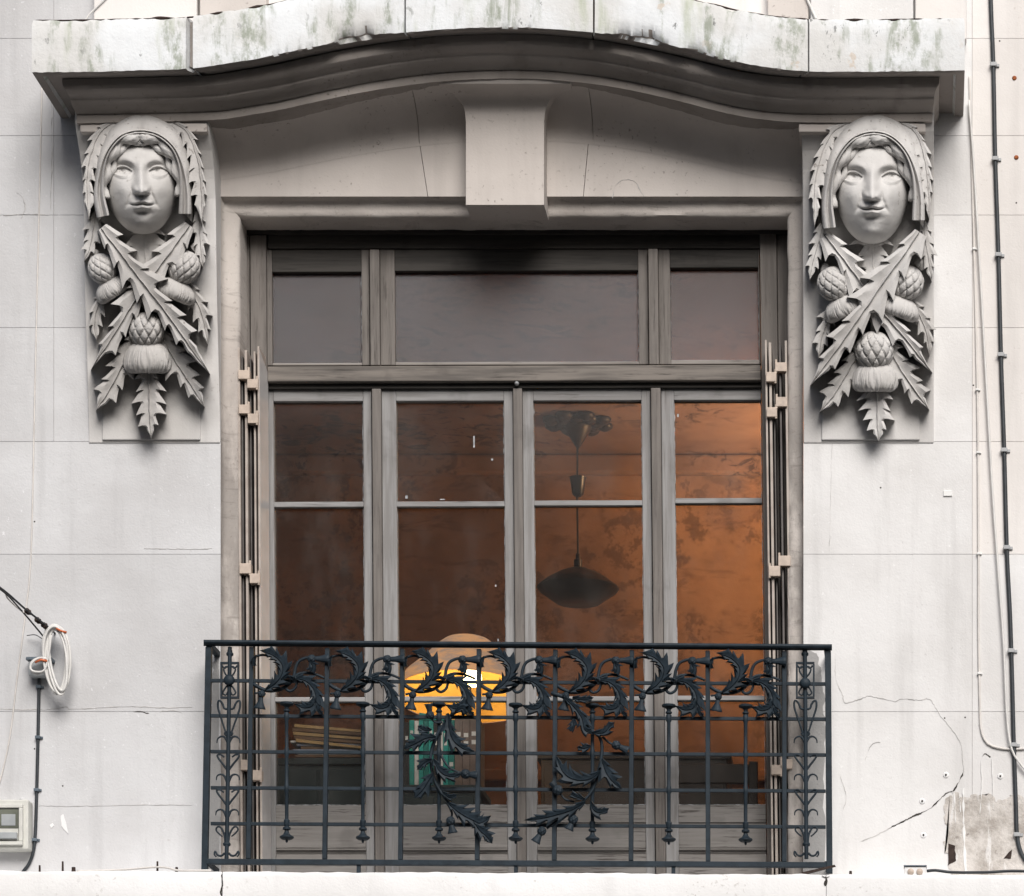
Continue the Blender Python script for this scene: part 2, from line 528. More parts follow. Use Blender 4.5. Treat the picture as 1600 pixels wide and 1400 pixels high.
for x0, x1, zz in ((-3.05, -2.55, 5.5), (-1.2, -.75, 5.15), (.1, .6, 5.4)):
    ck = MB().box(x0, x1, -17.6, -16.9, 4.5, zz).build('chimney', M['opp'], opp, bevel=.02)
    for k in range(3): MB().add(*lathe([(.07, 0), (.06, .28), (.0, .28)], (x0 + .1 + k * .15, -17.25, zz), 10)).build('chimney_pot', M['rust'], ck)
MB().add([(-16, -16.3, 4.56), (16, -16.3, 4.56), (16, -19.2, 5.2), (-16, -19.2, 5.2), (-16, -22, 4.56), (16, -22, 4.56)], [(0, 1, 2, 3), (3, 2, 5, 4), (0, 3, 4), (1, 5, 2)]).build('roof', M['rust_dark'], opp)
def street_tree(x, y, h, label, seed):
    rs = random.Random(seed)
    t = thing('street_tree', label, 'tree', (x, y, -5.8))
    tr = MB()
    tr.add(*tube([(x, y, -5.8), (x + .1, y, -2.5), (x, y + .1, h - 2.2), (x + .05, y, h - .6)], [.2, .16, .10, .03], 8))
    cr = MB()
    for i in range(14):
        a, z0 = rs.uniform(0, 6.28), h - rs.uniform(1.2, 3.6)
        e = (x + math.cos(a) * rs.uniform(.7, 1.4), y + math.sin(a) * rs.uniform(.6, 1.2), z0 + rs.uniform(.5, 1.3))
        tr.add(*tube([(x, y, z0), ((x + e[0]) / 2, (y + e[1]) / 2, (z0 + e[2]) / 2 + .1), e], [.05, .03, .01], 5))
        for k in range(110):
            c = (e[0] + rs.gauss(0, .33), e[1] + rs.gauss(0, .33), e[2] + rs.gauss(0, .28))
            u = Vector((rs.uniform(-1, 1), rs.uniform(-1, 1), rs.uniform(-1, 1))).normalized() * .05
            w = u.orthogonal().normalized() * .03
            c = Vector(c)
            cr.add([c - u, c + w, c + u, c - w], [(0, 1, 2, 3)])
    tr.build('trunk', M['rust_dark'], t, smooth=True)
    cr.build('crown', M['leafage'], t)
street_tree(-3.9, -15.6, 5.9, 'leafy street tree on the far pavement, behind the camera and mirrored in the left panes', 4)
street_tree(-.9, -15.7, 5.3, 'smaller leafy street tree on the far pavement, behind the camera, mirrored in the middle panes', 9)

# ================================================================== facade wall, one block at a time
fac = thing('facade_wall', 'pale painted stone wall with fine block joints all around the tall window', 'wall', (0, 0.12, -5.8))
G = 0.0007
def block(x0, y0, x1, y1, mat, name='stone_block', Y=0.0):
    """wall-plane pixel rectangle"""
    o = MB().box(wx(x0) + G, wx(x1) - G, Y, .25, wz(y1) + G, wz(y0) - G).build(name, mat, fac, bevel=.0008)
    return o
rows = [-900, -640, -400, -112, 60, 212, 336, 512, 690, 866, 1112, 1384]
for a, b in zip(rows[:-1], rows[1:]):
    up = b <= 60
    lx = ([-1400, -760, -330, 84, 345] if (a // 7) % 2 else [-1400, -900, -420, 84, 345]) if b <= 690 else [-1400, -820, -300, 345]
    rx = [1255, 1519, 2060, 2500, 3000] if (a // 7) % 2 else [1255, 1519, 1900, 2400, 3000]
    for x0, x1 in zip(lx[:-1], lx[1:]): block(x0, a, x1, b, M['wall_left'])
    for x0, x1 in zip(rx[:-1], rx[1:]): block(x0, a, x1, b, M['wall'] if x0 < 1500 else M['wall_cream'] if b < 900 else M['wall'])
    if up:
        for x0, x1 in ((345, 660), (660, 940), (940, 1255)): block(x0, a, x1, b, M['wall_cream'])
for poly in ([(345, 60), (630, 60), (668, 307), (345, 307)], [(631, 60), (934, 60), (911, 307), (669, 307)], [(935, 60), (1255, 60), (1255, 307), (912, 307)]):
    MB().prism([(wx(x), wz(y)) for x, y in poly], .0, .25).build('tympanum_stone', M['tymp'], fac)
MB().box(wx(-1400), wx(344), .20, .24, wz(1384), wz(-900)).build('mortar', M['mortar'], fac)
MB().box(wx(1256), wx(3000), .20, .24, wz(1384), wz(-900)).build('mortar', M['mortar'], fac)
MB().box(wx(-1400), wx(344), .004, .012, wz(1384), wz(-900)).build('mortar', M['mortar'], fac)
MB().box(wx(1256), wx(3000), .004, .012, wz(1384), wz(-900)).build('mortar', M['mortar'], fac)
MB().box(wx(-1400), wx(3000), .02, .25, -5.8, wz(1386)).build('lower_wall', M['wall'], fac)
# pilaster strips of the storey above
for x0, x1, m in ((151, 312, 'wall_cream'), (316, 420, 'tymp'), (1200, 1264, 'tymp'), (1267, 1427, 'wall'), (1430, 1510, 'wall_cream')):
    MB().box(wx(x0), wx(x1), -.055, .01, wz(70), wz(-900)).build('pilaster', M[m], fac, bevel=.006)

# window surround: a hollow moulding round the opening
def surround():
    prof = [(0, .0), (1, .022), (4, .036), (9, .043), (16, .046), (22, .050), (25, .060), (25.5, .075), (25.5, .27)]
    st = []
    n = 70
    for i in range(n + 1): st.append((0, 1384 + (307 - 1384) * i / n))
    for i in range(1, 60): st.append((1, i / 60))
    for i in range(n + 1): st.append((2, 307 + (1384 - 307) * i / n))
    V = []
    for k, s in st:
        for d, Y in prof:
            if k == 0: x, y = 345 + d, max(s, 307 + d)
            elif k == 1: x, y = 345 + d + (910 - 2 * d) * s, 307 + d
            else: x, y = 1255 - d, max(s, 307 + d)
            X, Z = wx(x), wz(y)
            if d > 0:
                q = fbm(X * 14, Y * 30, Z * 14, 4) * .004 + (fbm(X * 45, Y * 10, Z * 45, 2) * .004 if 20 < d and Y < .1 else 0)
                Y = Y + q
                if k == 1: Z += q * .6
                else: X += q * .6
            V.append((X, Y, Z))
    return V, grid_faces(len(st), len(prof))
V, F = surround()
build('window_surround', V, F, M['jamb'], fac, smooth=True, sharp=50)
# fine cracks, flaking and old repairs
def ribbon(pts, w, Y0=-.0015, jit=1.2, depth=.003):
    p = smooth_path(pts, max(8, len(pts) * 9))
    out = []
    for i, (x, y) in enumerate(p):
        a = max(.06, .55 + 1.3 * noise.noise(Vector((x * .07, y * .07, 3))))
        fade = min(1, i / 3 + .25, (len(p) - 1 - i) / 3 + .25)
        jx, jy = jit * noise.noise(Vector((x * .3, y * .3, 1))), jit * noise.noise(Vector((x * .3, y * .3, 9)))
        out.append((x + jx, y + jy, w * a * fade))
    V = []
    for i, (x, y, ww) in enumerate(out):
        x2, y2, _ = out[min(i + 1, len(out) - 1)]; x1, y1, _ = out[max(i - 1, 0)]
        dx, dy = x2 - x1, y2 - y1
        L = math.hypot(dx, dy) + 1e-6
        nx, ny = -dy / L * ww / 2, dx / L * ww / 2
        for sx, yy in ((1, Y0), (-1, Y0), (-1, Y0 + depth), (1, Y0 + depth)):
            a = P(x + nx * sx, y + ny * sx, 0)
            V.append((a[0], yy, a[2]))
    return V, grid_faces(len(out), 4, True)
def crack(pts, w, mat='crack', par=None, Y0=-.0015, name='crack'):
    V, F = ribbon(pts, w, Y0)
    return build(name, V, F, M[mat], par or fac)
crack([(1392, 1293), (1428, 1275), (1452, 1264), (1470, 1248), (1478, 1240), (1490, 1235), (1498, 1222), (1505, 1208)], 2.8)
crack([(1345, 1315), (1370, 1305), (1392, 1293), (1420, 1280)], 1.4, 'crack_soft')
crack([(1305, 1025), (1306, 1060), (1316, 1085), (1321, 1098), (1345, 1092), (1358, 1088), (1380, 1092), (1398, 1096), (1410, 1092), (1436, 1094), (1452, 1092), (1462, 1106), (1470, 1120)], 1.4, 'crack_soft')
crack([(1470, 1120), (1478, 1128), (1500, 1160), (1504, 1185), (1506, 1208)], 1.4, 'crack_soft')
crack([(1312, 1210), (1322, 1245), (1316, 1270)], 1.1, 'crack_soft')
crack([(1352, 1188), (1358, 1170), (1366, 1161), (1376, 1160)], 1.1, 'crack_soft')
crack([(0, 1108), (70, 1109), (105, 1104), (112, 1108), (200, 1104), (255, 1106), (300, 1105)], 1.3, 'crack_soft')
crack([(208, 1112), (220, 1112), (232, 1115)], 2.2, 'crack')
crack([(250, 1112), (272, 1110), (284, 1114)], 1.4, 'crack_soft')
crack([(60, 1259), (120, 1260), (220, 1258), (300, 1258)], 1.1, 'crack_soft')
crack([(5, 337), (40, 335), (75, 336)], 1.4, 'crack_soft')
crack([(26, 300), (36, 310), (39, 325), (33, 342)], 1.3, 'crack_soft')
crack([(80, 150), (81, 245), (79, 330)], 1.5, 'crack_soft')
crack([(225, 857), (300, 858), (332, 857)], 1.3, 'crack_soft')
crack([(338, 275), (350, 262), (372, 264), (395, 255)], 1.2, 'crack_soft')
crack([(957, 310), (962, 290), (975, 281), (992, 284), (1003, 302), (1006, 309)], 1.2, 'crack_soft')
crack([(1296, 862), (1300, 700), (1304, 690)], .8, 'crack_soft')
crack([(1534, 1182), (1540, 1178), (1548, 1183)], 2, 'crack')
def patch(poly, mat, Y0=-.003, name='bare_patch', jit=3.0, sub=8, seed=0, label=None):
    pts = []
    n = len(poly)
    for i in range(n):
        (x0, y0), (x1, y1) = poly[i], poly[(i + 1) % n]
        for k in range(sub):
            t = k / sub
            x, y = x0 + (x1 - x0) * t, y0 + (y1 - y0) * t
            pts.append((x + jit * noise.noise(Vector((x * .12, y * .12, seed))), y + jit * noise.noise(Vector((x * .12, y * .12, seed + 5)))))
    return MB().prism([(wx(x), wz(y)) for x, y in pts], Y0, .004).build(name, M[mat], fac, label=label)
patch([(1473, 1256), (1480, 1244), (1492, 1238), (1504, 1246), (1530, 1240), (1560, 1250), (1590, 1240), (1608, 1252), (1610, 1380), (1488, 1380), (1484, 1352), (1476, 1330), (1478, 1290)], 'bare', jit=9, sub=14, label='grey brown patch of bare render showing through the white paint')
for pts, w in (([(1491, 1238), (1493, 1280), (1494, 1305)], 3.2), ([(1505, 1232), (1506, 1290), (1508, 1345), (1509, 1380)], 4.2), ([(1499, 1240), (1501, 1270)], 2.0), ([(1533, 1190), (1534, 1230), (1531, 1275)], 1.4), ([(1550, 1185), (1552, 1265)], 1.2)):
    V, F = ribbon(pts, w, -.0055, .5); build('paint_drip', V, F, M['drip'], fac)
patch([(1482, 1318), (1492, 1322), (1494, 1345), (1481, 1352)], 'rust_dark', -.0045, 'old_iron_stub', 1.5)
patch([(1576, 1332), (1581, 1328), (1580, 1342), (1568, 1342)], 'rust_dark', -.0045, 'old_iron_stub', 1.5)
patch([(95, 1275), (99, 1272), (103, 1286), (107, 1303), (100, 1296), (96, 1290)], 'ledge', -.003, 'paint_chip', .6, 4)
patch([(78, 1289), (82, 1286), (85, 1290), (80, 1294)], 'ledge', -.003, 'paint_chip', .6, 4)
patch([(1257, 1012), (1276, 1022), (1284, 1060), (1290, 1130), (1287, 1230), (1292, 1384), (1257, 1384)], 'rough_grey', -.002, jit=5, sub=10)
patch([(343, 1005), (343, 1384), (318, 1384), (322, 1230), (329, 1120), (333, 1040)], 'rough_grey', -.002, jit=5, sub=10)  # this strip's grey also holds railing shade, besides dirt and bare render
def lump(px, py, r, mat, name, par=fac, Y=-.004, squash=.5, label=None):
    c = P(px, py, 0)
    V, F = lathe([(0, 0), (r * .9, 0), (r, r * .25 * squash), (r * .75, r * squash), (r * .3, r * squash * 1.1), (0, r * squash * 1.1)], (c[0], 0.002, c[2]), 12, (0, -1, 0))
    return build(name, V, F, M[mat], par, smooth=True, sharp=40, label=label)
for x, y in ((1478, 1211), (1441, 1252), (1443, 1305), (1563, 1213)):
    w = lump(x, y, .0135, 'ledge', 'wall_plug')
    lump(x, y, .005, 'crack', 'plug_hole', w, squash=2.2)
for x, y in ((1585, 122), (1588, 246)): lump(x, y, .010, 'rust', 'rust_spot', squash=.7)
for x, y in ((1588, 317), (1562, 64), (1376, 762), (1508, 1121), (1476, 1122), (54, 815), (54, 1170), (1521, 602), (98, 1228)): lump(x, y, .0045, 'crack', 'nail_hole')
MB().pbox(1474, 766, 1488, 775, -.006, .003).build('cable_saddle', M['drip'], fac, bevel=.002)

# ================================================================== window head: keystone, cornice, mouldings
key = MB()
out = [(728, 320), (728, 190), (726, 172), (720, 158), (710, 147), (700, 140), (688, 134), (688, 112), (893, 112), (893, 134), (880, 139), (868, 147), (858, 158), (852, 172), (850, 190), (850, 320)]
rowsk = [(320, -.112, 728, 850), (250, -.112, 728, 850), (190, -.112, 728, 850), (176, -.116, 726.5, 851.5), (166, -.124, 724, 854), (157, -.137, 719.5, 858.5), (149, -.155, 713, 865), (142, -.178, 705, 873), (136, -.206, 696, 881), (131, -.236, 686, 891), (124, -.244, 680, 897)]
V = []
for y, Y, a, b in rowsk:
    p, q = P(a, y, Y), P(b, y, Y)
    V += [p, q, (q[0], .062, q[2]), (p[0], .062, p[2])]
key.add(V, grid_faces(len(rowsk), 4, True) + [(0, 1, 2, 3), tuple(range(len(V) - 4, len(V)))])
key.build('keystone', M['tymp'], fac, smooth=True, sharp=40)

corn = thing('window_cornice', 'heavy white weathered cornice arching over the window, green stains down its face', 'cornice', (0, -.2, P(800, 115, -.45)[2]))
K45 = (D - .45) / D
def fxz(px, py): return (XC + (px - VX) / PXM * K45, ZC + (VY - py) / PXM * K45)
AR = np.array([fxz(*p) for p in [(50, 115), (150, 113.5), (230, 111.5), (297, 109), (350, 101.5), (400, 93.5), (450, 83), (500, 73), (560, 62.5), (635, 52.5), (700, 47), (780, 44.5), (850, 46), (925, 52.5), (985, 61.5), (1050, 74.5), (1100, 86), (1150, 98), (1200, 107), (1263, 113), (1340, 114), (1420, 113), (1507, 112)]])
ARS = smooth_path(AR, 300)
def arch(x): return float(np.interp(x, ARS[:, 0], ARS[:, 1]))
def Xe(o): return float(np.interp(o, [0, .25, .36, .45], [1.70, 1.727, 1.741, 1.856]))
def sweep(sec, t0, t1, n, disp=None, dt=0.0):
    st = []
    if t0 <= -1: st.append((-1, 0))
    st += [(t, 1) for t in np.linspace(t0 + dt, t1 - dt, n)]
    if t1 >= 1: st.append((1, 0))
    V = []
    for t, fr in st:
        for j, (o, dz) in enumerate(sec):
            x, y, z = t * Xe(o), -o * fr, arch(t * 1.855) + dz
            if disp and fr:
                dy, dzz = disp(j, x, t)
                y += dy; z += dzz
            V.append((x, y, z))
    m = len(sec)
    F = grid_faces(len(st), m, True)
    F += [tuple(range(m)), tuple(range((len(st) - 1) * m, len(st) * m))[::-1]]
    return V, F
H = .2135
slab = [(.45, .004), (.452, .03), (.4515, .08), (.4515, .14), (.452, H - .02), (.447, H), (.20, H + .004), (0, H + .01), (0, .012), (.415, .012), (.422, 0), (.444, 0)]
def chip(x):
    a = .030 * math.exp(-((x + .58) / .075) ** 4) + .014 * math.exp(-((x + .47) / .06) ** 2) + .030 * math.exp(-((x - .56) / .11) ** 4) + .014 * math.exp(-((x - .78) / .08) ** 2)
    return max(0, a * (.8 + .7 * fbm(x * 12, 2, 5, 3)))
def sdisp(j, x, t):
    e = abs(noise.noise(Vector((x * 22, 1, j * .1)))) ** 1.5
    f = fbm(x * 9, j * 1.7, 3.1, 3)
    if j in (0, 11):
        c = chip(x)
        return c * .8 + e * .006, c + e * .012 + .002 * f
    if j == 1:
        c = chip(x)
        return c * .25 + f * .002, c * .9
    if j == 10:
        c = chip(x)
        return c * .2, min(c, .012) * .9
    if j in (4, 5): return e * .006, f * .004 - (.012 * e if j == 5 else 0)
    if j in (2, 3): return f * .002, 0
    return 0, 0
for k, (a, b, n) in enumerate(((-1, -.670, 60), (-.655, -.202, 220), (-.198, .203, 120), (.207, .6635, 220), (.667, 1, 60))):
    V, F = sweep(slab, a, b, n, sdisp)
    o = build('cornice_stone', V, F, M['cornice'], corn, smooth=True, sharp=35)
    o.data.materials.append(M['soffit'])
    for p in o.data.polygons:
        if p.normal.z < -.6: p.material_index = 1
V, F = sweep([(.43, .02), (.43, H - .015), (.2, H - .01), (.2, .02)], -.672, -.650, 3)
build('joint_filler', V, F, M['mould'], corn)
for t in (-.200, .205, .665):
    V, F = sweep([(.425, .03), (.425, H - .01), (.2, H - .01), (.2, .03)], t - .006, t + .006, 3)
    build('joint_filler', V, F, M['rust_dark'], corn)
bed = [(0, .010), (.372, .010), (.370, -.016), (.364, -.028), (.352, -.037), (.338, -.042), (.326, -.045), (.318, -.050), (.316, -.057), (.310, -.062), (.300, -.068), (.288, -.073), (.276, -.077), (.266, -.082), (.262, -.084), (.251, -.084), (.250, -.118), (0, -.118)]
def bdisp(j, x, t):
    e = fbm(x * 30, j * .4, 1.0, 3)
    return e * .0015, e * .0015
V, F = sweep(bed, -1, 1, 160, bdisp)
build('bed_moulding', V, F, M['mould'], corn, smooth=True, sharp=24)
# the cove that carries the band back to the tympanum, one piece per stone
def cove(x0, x1):
    n, m = max(4, int((x1 - x0) / .02)), 12
    V = []
    for i in range(n + 1):
        x = x0 + (x1 - x0) * i / n
        zt = arch(x) - .118
        for j in range(m + 1):
            a = j / m * math.pi / 2
            V.append((x, -.242 * (1 - math.sin(a)) - .001, zt - .155 * (1 - math.cos(a))))
        V.append((x, .002, zt))
    F = grid_faces(n + 1, m + 2, True)
    F += [tuple(range(m + 2)), tuple(range(n * (m + 2), (n + 1) * (m + 2)))[::-1]]
    return V, F
for a, b in ((-1.232, -.3825), (-.3800, .333), (.3355, 1.1965)):
    V, F = cove(a, b)
    build('cove', V, F, M['tymp'], corn, smooth=True, sharp=40)
# dark moss along the top arris
def arris(t0, t1, dy, dz, r):
    pts, rr = [], []
    for t in np.linspace(t0, t1, 260):
        x = t * Xe(.447)
        pts.append((x, -.447 + dy, arch(t * 1.855) + H + dz + .002 * noise.noise(Vector((x * 40, 0, 2)))))
        rr.append(r * max(.15, .6 + 1.6 * noise.noise(Vector((x * 13, 4, 0)))))
    return tube(pts, rr, 6)
V, F = arris(-.995, .995, .004, -.001, .0055)
build('moss_line', V, F, M['rust_dark'], corn, smooth=True)

# ================================================================== balcony ledge
led = thing('balcony_ledge', 'white painted stone ledge running below the iron railing along the bottom', 'ledge', (0, -.16, -2.2))
def ledge_piece(x0, x1):
    n = max(4, int((x1 - x0) / .02))
    n = min(n, 220)
    sec = [(-.32, -.40), (-.321, -.25), (-.322, -.10), (-.320, -.02), (-.316, -.006), (-.308, 0), (-.15, .002), (.02, .004), (.02, -.40)]
    V = []
    for i in range(n + 1):
        x = x0 + (x1 - x0) * i / n
        for j, (y, dz) in enumerate(sec):
            e = fbm(x * 11, j * .7, 6.0, 4)
            s = .004 if j in (3, 4, 5, 6) else .0015
            V.append((x, y + e * s * (.7 if j < 6 else 0), -1.8 - .0042 * x + dz + (e * s * 1.2 if 3 <= j <= 6 else 0)))
    m = len(sec)
    F = grid_faces(n + 1, m, True) + [tuple(range(m)), tuple(range(n * m, (n + 1) * m))[::-1]]
    build('ledge_stone', V, F, M['ledge'], led, smooth=True, sharp=40)
xj = P(347, 1370, -.32)[0]
xk = P(1291, 1370, -.32)[0]
ledge_piece(-5.5, xj - .0025); ledge_piece(xj + .0025, xk - .001); ledge_piece(xk + .001, 5.5)
def led_mark(pts, w, mat):
    V, F = ribbon(pts, w, 0, .8)
    V = [(XC + (v[0] - XC) * (D - .324) / D, v[1] - .3235, ZC + (v[2] - ZC) * (D - .324) / D) for v in V]
    build('stain', V, F, M[mat], led)
led_mark([(1290, 1366), (1291, 1374), (1289, 1384)], 4, 'crack')
led_mark([(1284, 1368), (1291, 1371), (1297, 1368)], 3, 'crack')
led_mark([(346, 1366), (348, 1380), (345, 1394), (348, 1410)], 2.6, 'crack')

# ================================================================== the room behind the window
ZF, ZT, YB = -1.8, 1.5, 5.2
structure(MB().box(-2.7, 1.9, .25, YB + .2, ZF - .2, ZF).build('interior_floor', M['floorboards']))
structure(MB().box(-2.7, 1.9, .25, YB + .2, ZT, ZT + .2).build('ceiling', M['ceiling']))
structure(MB().box(-2.7, 1.9, YB, YB + .2, ZF + .002, ZT - .002).build('interior_wall', M['room_wall']))
structure(MB().box(-2.7, -2.5, .25, YB - .002, ZF + .002, ZT - .002).build('interior_wall', M['room_wall']))
structure(MB().box(1.7, 1.9, .25, YB - .002, ZF + .002, ZT - .002).build('interior_wall', M['room_wall']))
structure(MB().box(-2.498, 1.698, YB - .06, YB - .002, ZT - .12, ZT - .004).build('ceiling_moulding', M['ceiling'], bevel=.02))
structure(MB().box(-2.498, 1.698, YB - .03, YB - .002, -.34, -.27).build('wall_moulding', M['room_wall'], bevel=.01))

# ================================================================== the two carved corbels
CB_Y = [(150, -.112), (190, -.113), (235, -.130), (400, -.135), (480, -.115), (560, -.085), (620, -.062), (660, -.050), (700, -.044)]
def Yb(py): return float(np.interp(py, [a for a, _ in CB_Y], [b for _, b in CB_Y]))

def Yc(py): return float(np.interp(py, [150, 190, 206, 235, 270, 310, 400, 480, 560, 620, 660, 700], [-.235, -.232, -.215, -.165, -.120, -.095, -.082, -.066, -.040, -.020, -.009, -.004]))

def leaf_mesh(mids, W, teeth, H, th, map3, n_back=False, seed=0, taper=.75, base=.72, fwd=.9, side=(1, 1), droop=.42, notch=.54):
    """A spiky leaf: pixel midline, half width W, teeth per side, crown height H and edge thickness th (pixels)"""
    rs = random.Random(seed)
    sub = 5
    n = teeth * sub + 1
    p = smooth_path(mids, n)
    tg = np.gradient(p, axis=0)
    L = np.linalg.norm(np.diff(p, axis=0), axis=1).sum()
    tg /= np.linalg.norm(tg, axis=1)[:, None] + 1e-9
    nr = np.stack([-tg[:, 1], tg[:, 0]], 1)
    pat = [(notch, 0), (notch + (1 - notch) * .22, .08), (notch + (1 - notch) * .58, .24), (1.0, .48), (notch * 1.05, .02)]
    tl = L / teeth
    jit = {s: [rs.uniform(.66, 1.26) for _ in range(teeth + 1)] for s in (0, 1)}
    cols_u = [(-1, 1.0), (-1, .62), (-1, .30), (-1, .08), (0, 0), (1, .08), (1, .30), (1, .62), (1, 1.0)]
    V = []
    hs = []
    for i in range(n):
        t = i / (n - 1)
        j, k = min(i // sub, teeth - 1), i % sub
        f, sh = pat[k]
        if t > .84: f, sh = notch * 1.25 * (1 - t) / .16 + .01, .1
        env = (base + (1 - base) * min(1, t / .30)) * (1 - max(0, (t - .45) / .55) ** 1.3 * taper)
        if False: env *= .08 + .92 * (1 - t) / .20
        row = []
        for s, u in cols_u:
            sd = 0 if s < 0 else 1
            w = W * env * f * jit[sd][j] * (side[sd] if s else 1)
            a = u ** 1.2
            pos = p[i] + nr[i] * s * u * w + tg[i] * sh * fwd * tl * a * env
            ridge = 1.0 if k in (2, 3) else (.55 if k in (1,) else .2)
            if u == 0: h = H * 1.02
            elif u < .1: h = H * .70
            elif u < .4: h = H * (.74 + .06 * ridge)
            elif u < .7: h = H * (.80 + .22 * ridge)
            else: h = H * (droop + .42 * ridge)
            h *= (1 - .35 * max(0, t - .6) / .4)
            row.append((pos[0], pos[1], h))
        V.append(row)
    m = len(cols_u)
    out = []
    for row in V:
        for x, y, h in row: out.append((x, y, h + th))
    F = grid_faces(n, m)
    nb = len(out)
    for row in V:
        for jx, (x, y, h) in enumerate(row):
            out.append((x, y, (h if n_back else 0) - (th if n_back else 0)))
    # skirt all round and a back
    F += [(b[0] + nb, b[1] + nb, b[2] + nb, b[3] + nb)[::-1] for b in grid_faces(n, m)]
    for i in range(n - 1):
        a, b = i * m, (i + 1) * m
        F.append((a, b, b + nb, a + nb)); F.append((b + m - 1, a + m - 1, a + m - 1 + nb, b + m - 1 + nb))
    F.append(tuple(range(m)) + tuple(range(nb + m - 1, nb - 1, -1)))
    e = (n - 1) * m
    F.append(tuple(range(e, e + m))[::-1] + tuple(range(nb + e, nb + e + m)))
    return [map3(*q) for q in out], F

def wear(px, py): return 1.3 * fbm(px * .075, py * .075, 2.0, 4) + .5 * noise.noise(Vector((px * .33, py * .33, 5)))
def stone_map(px, py, h): return P(px, py, Yb(py) - (h + wear(px, py + h)) / PXM)

def thistle_bulb(cx, cy, R, L, ang, h0, map3, nu=40, nv=28, nd=9, rows=4, dep=.15):
    """diamond-cut thistle head, axis along ang (radians, pixel space)"""
    ax = (math.cos(ang), math.sin(ang)); bx = (-math.sin(ang), math.cos(ang))
    V = []
    for i in range(nv + 1):
        ph = math.pi * (.04 + .92 * i / nv)
        for j in range(nu):
            th = 2 * math.pi * j / nu
            a = (th / (2 * math.pi) * nd + i / nv * rows) % 1.0
            b = (th / (2 * math.pi) * nd - i / nv * rows) % 1.0
            d = min(min(a, 1 - a), min(b, 1 - b))
            g = 1 - dep * max(0, 1 - d / .10) - .02
            g += .07 * (min(a, 1 - a) + min(b, 1 - b))
            x = -L * math.cos(ph); y = R * math.sin(ph) * math.cos(th) * g; z = R * math.sin(ph) * math.sin(th) * g
            V.append(map3(cx + ax[0] * x + bx[0] * y, cy + ax[1] * x + bx[1] * y, h0 + z))
    F = grid_faces(nv + 1, nu, True)
    F.append(tuple(range(nu))); F.append(tuple(range(nv * nu, (nv + 1) * nu))[::-1])
    return V, F

def thistle_tuft(cx, cy, R0, R1, L, ang, h0, map3, nu=96, ridges=17, seed=0, bell=False):
    """ridged floret cap flaring from R0 to R1 over L, then turned under"""
    ax = (math.cos(ang), math.sin(ang)); bx = (-math.sin(ang), math.cos(ang))
    prof = [(.0, R0 * .75), (.05, R0 * .98), (.18, R0 + (R1 - R0) * .42), (.36, R0 + (R1 - R0) * .76), (.55, R0 + (R1 - R0) * .95), (.72, R1), (.86, R1 * .96), (.98, R1 * .84), (1.03, R1 * .66), (1.0, R1 * .25)]
    if bell: prof = [(.0, R0 * .7), (.10, R0 * .85), (.35, R0 * .92), (.60, R0 + (R1 - R0) * .35), (.82, R0 + (R1 - R0) * .75), (1.0, R1), (1.02, R1 * .92), (.85, R1 * .5)]
    V = []
    rs = random.Random(seed)
    ph = [rs.uniform(.5, 1.3) for _ in range(ridges)]
    for i, (t, r) in enumerate(prof):
        for j in range(nu):
            th = 2 * math.pi * j / nu
            tw = th + .10 * math.sin(5 * th + t * 3) + .05 * math.sin(11 * th - t * 5 + seed)
            k = int(tw / (2 * math.pi) * ridges) % ridges
            rd = abs(math.sin(tw * ridges / 2)) ** .6
            amp = .11 * ph[k] * min(1, t * 3) * (1 if t < 1 else .2)
            rr = r * (1 - amp * (1 - rd))
            x = L * t * (1 + .05 * (rd - .5) * ph[k] * (t > .5))
            y, z = rr * math.cos(th), rr * math.sin(th)
            V.append(map3(cx + ax[0] * x + bx[0] * y, cy + ax[1] * x + bx[1] * y, h0 + z * .85))
    F = grid_faces(len(prof), nu, True)
    F.append(tuple(range(nu))); F.append(tuple(range((len(prof) - 1) * nu, len(prof) * nu))[::-1])
    return V, F

def G2(x, s): return np.exp(-(x / s) ** 2)
def sstep(a, b, x):
    t = np.clip((x - a) / (b - a), 0, 1)
    return t * t * (3 - 2 * t)

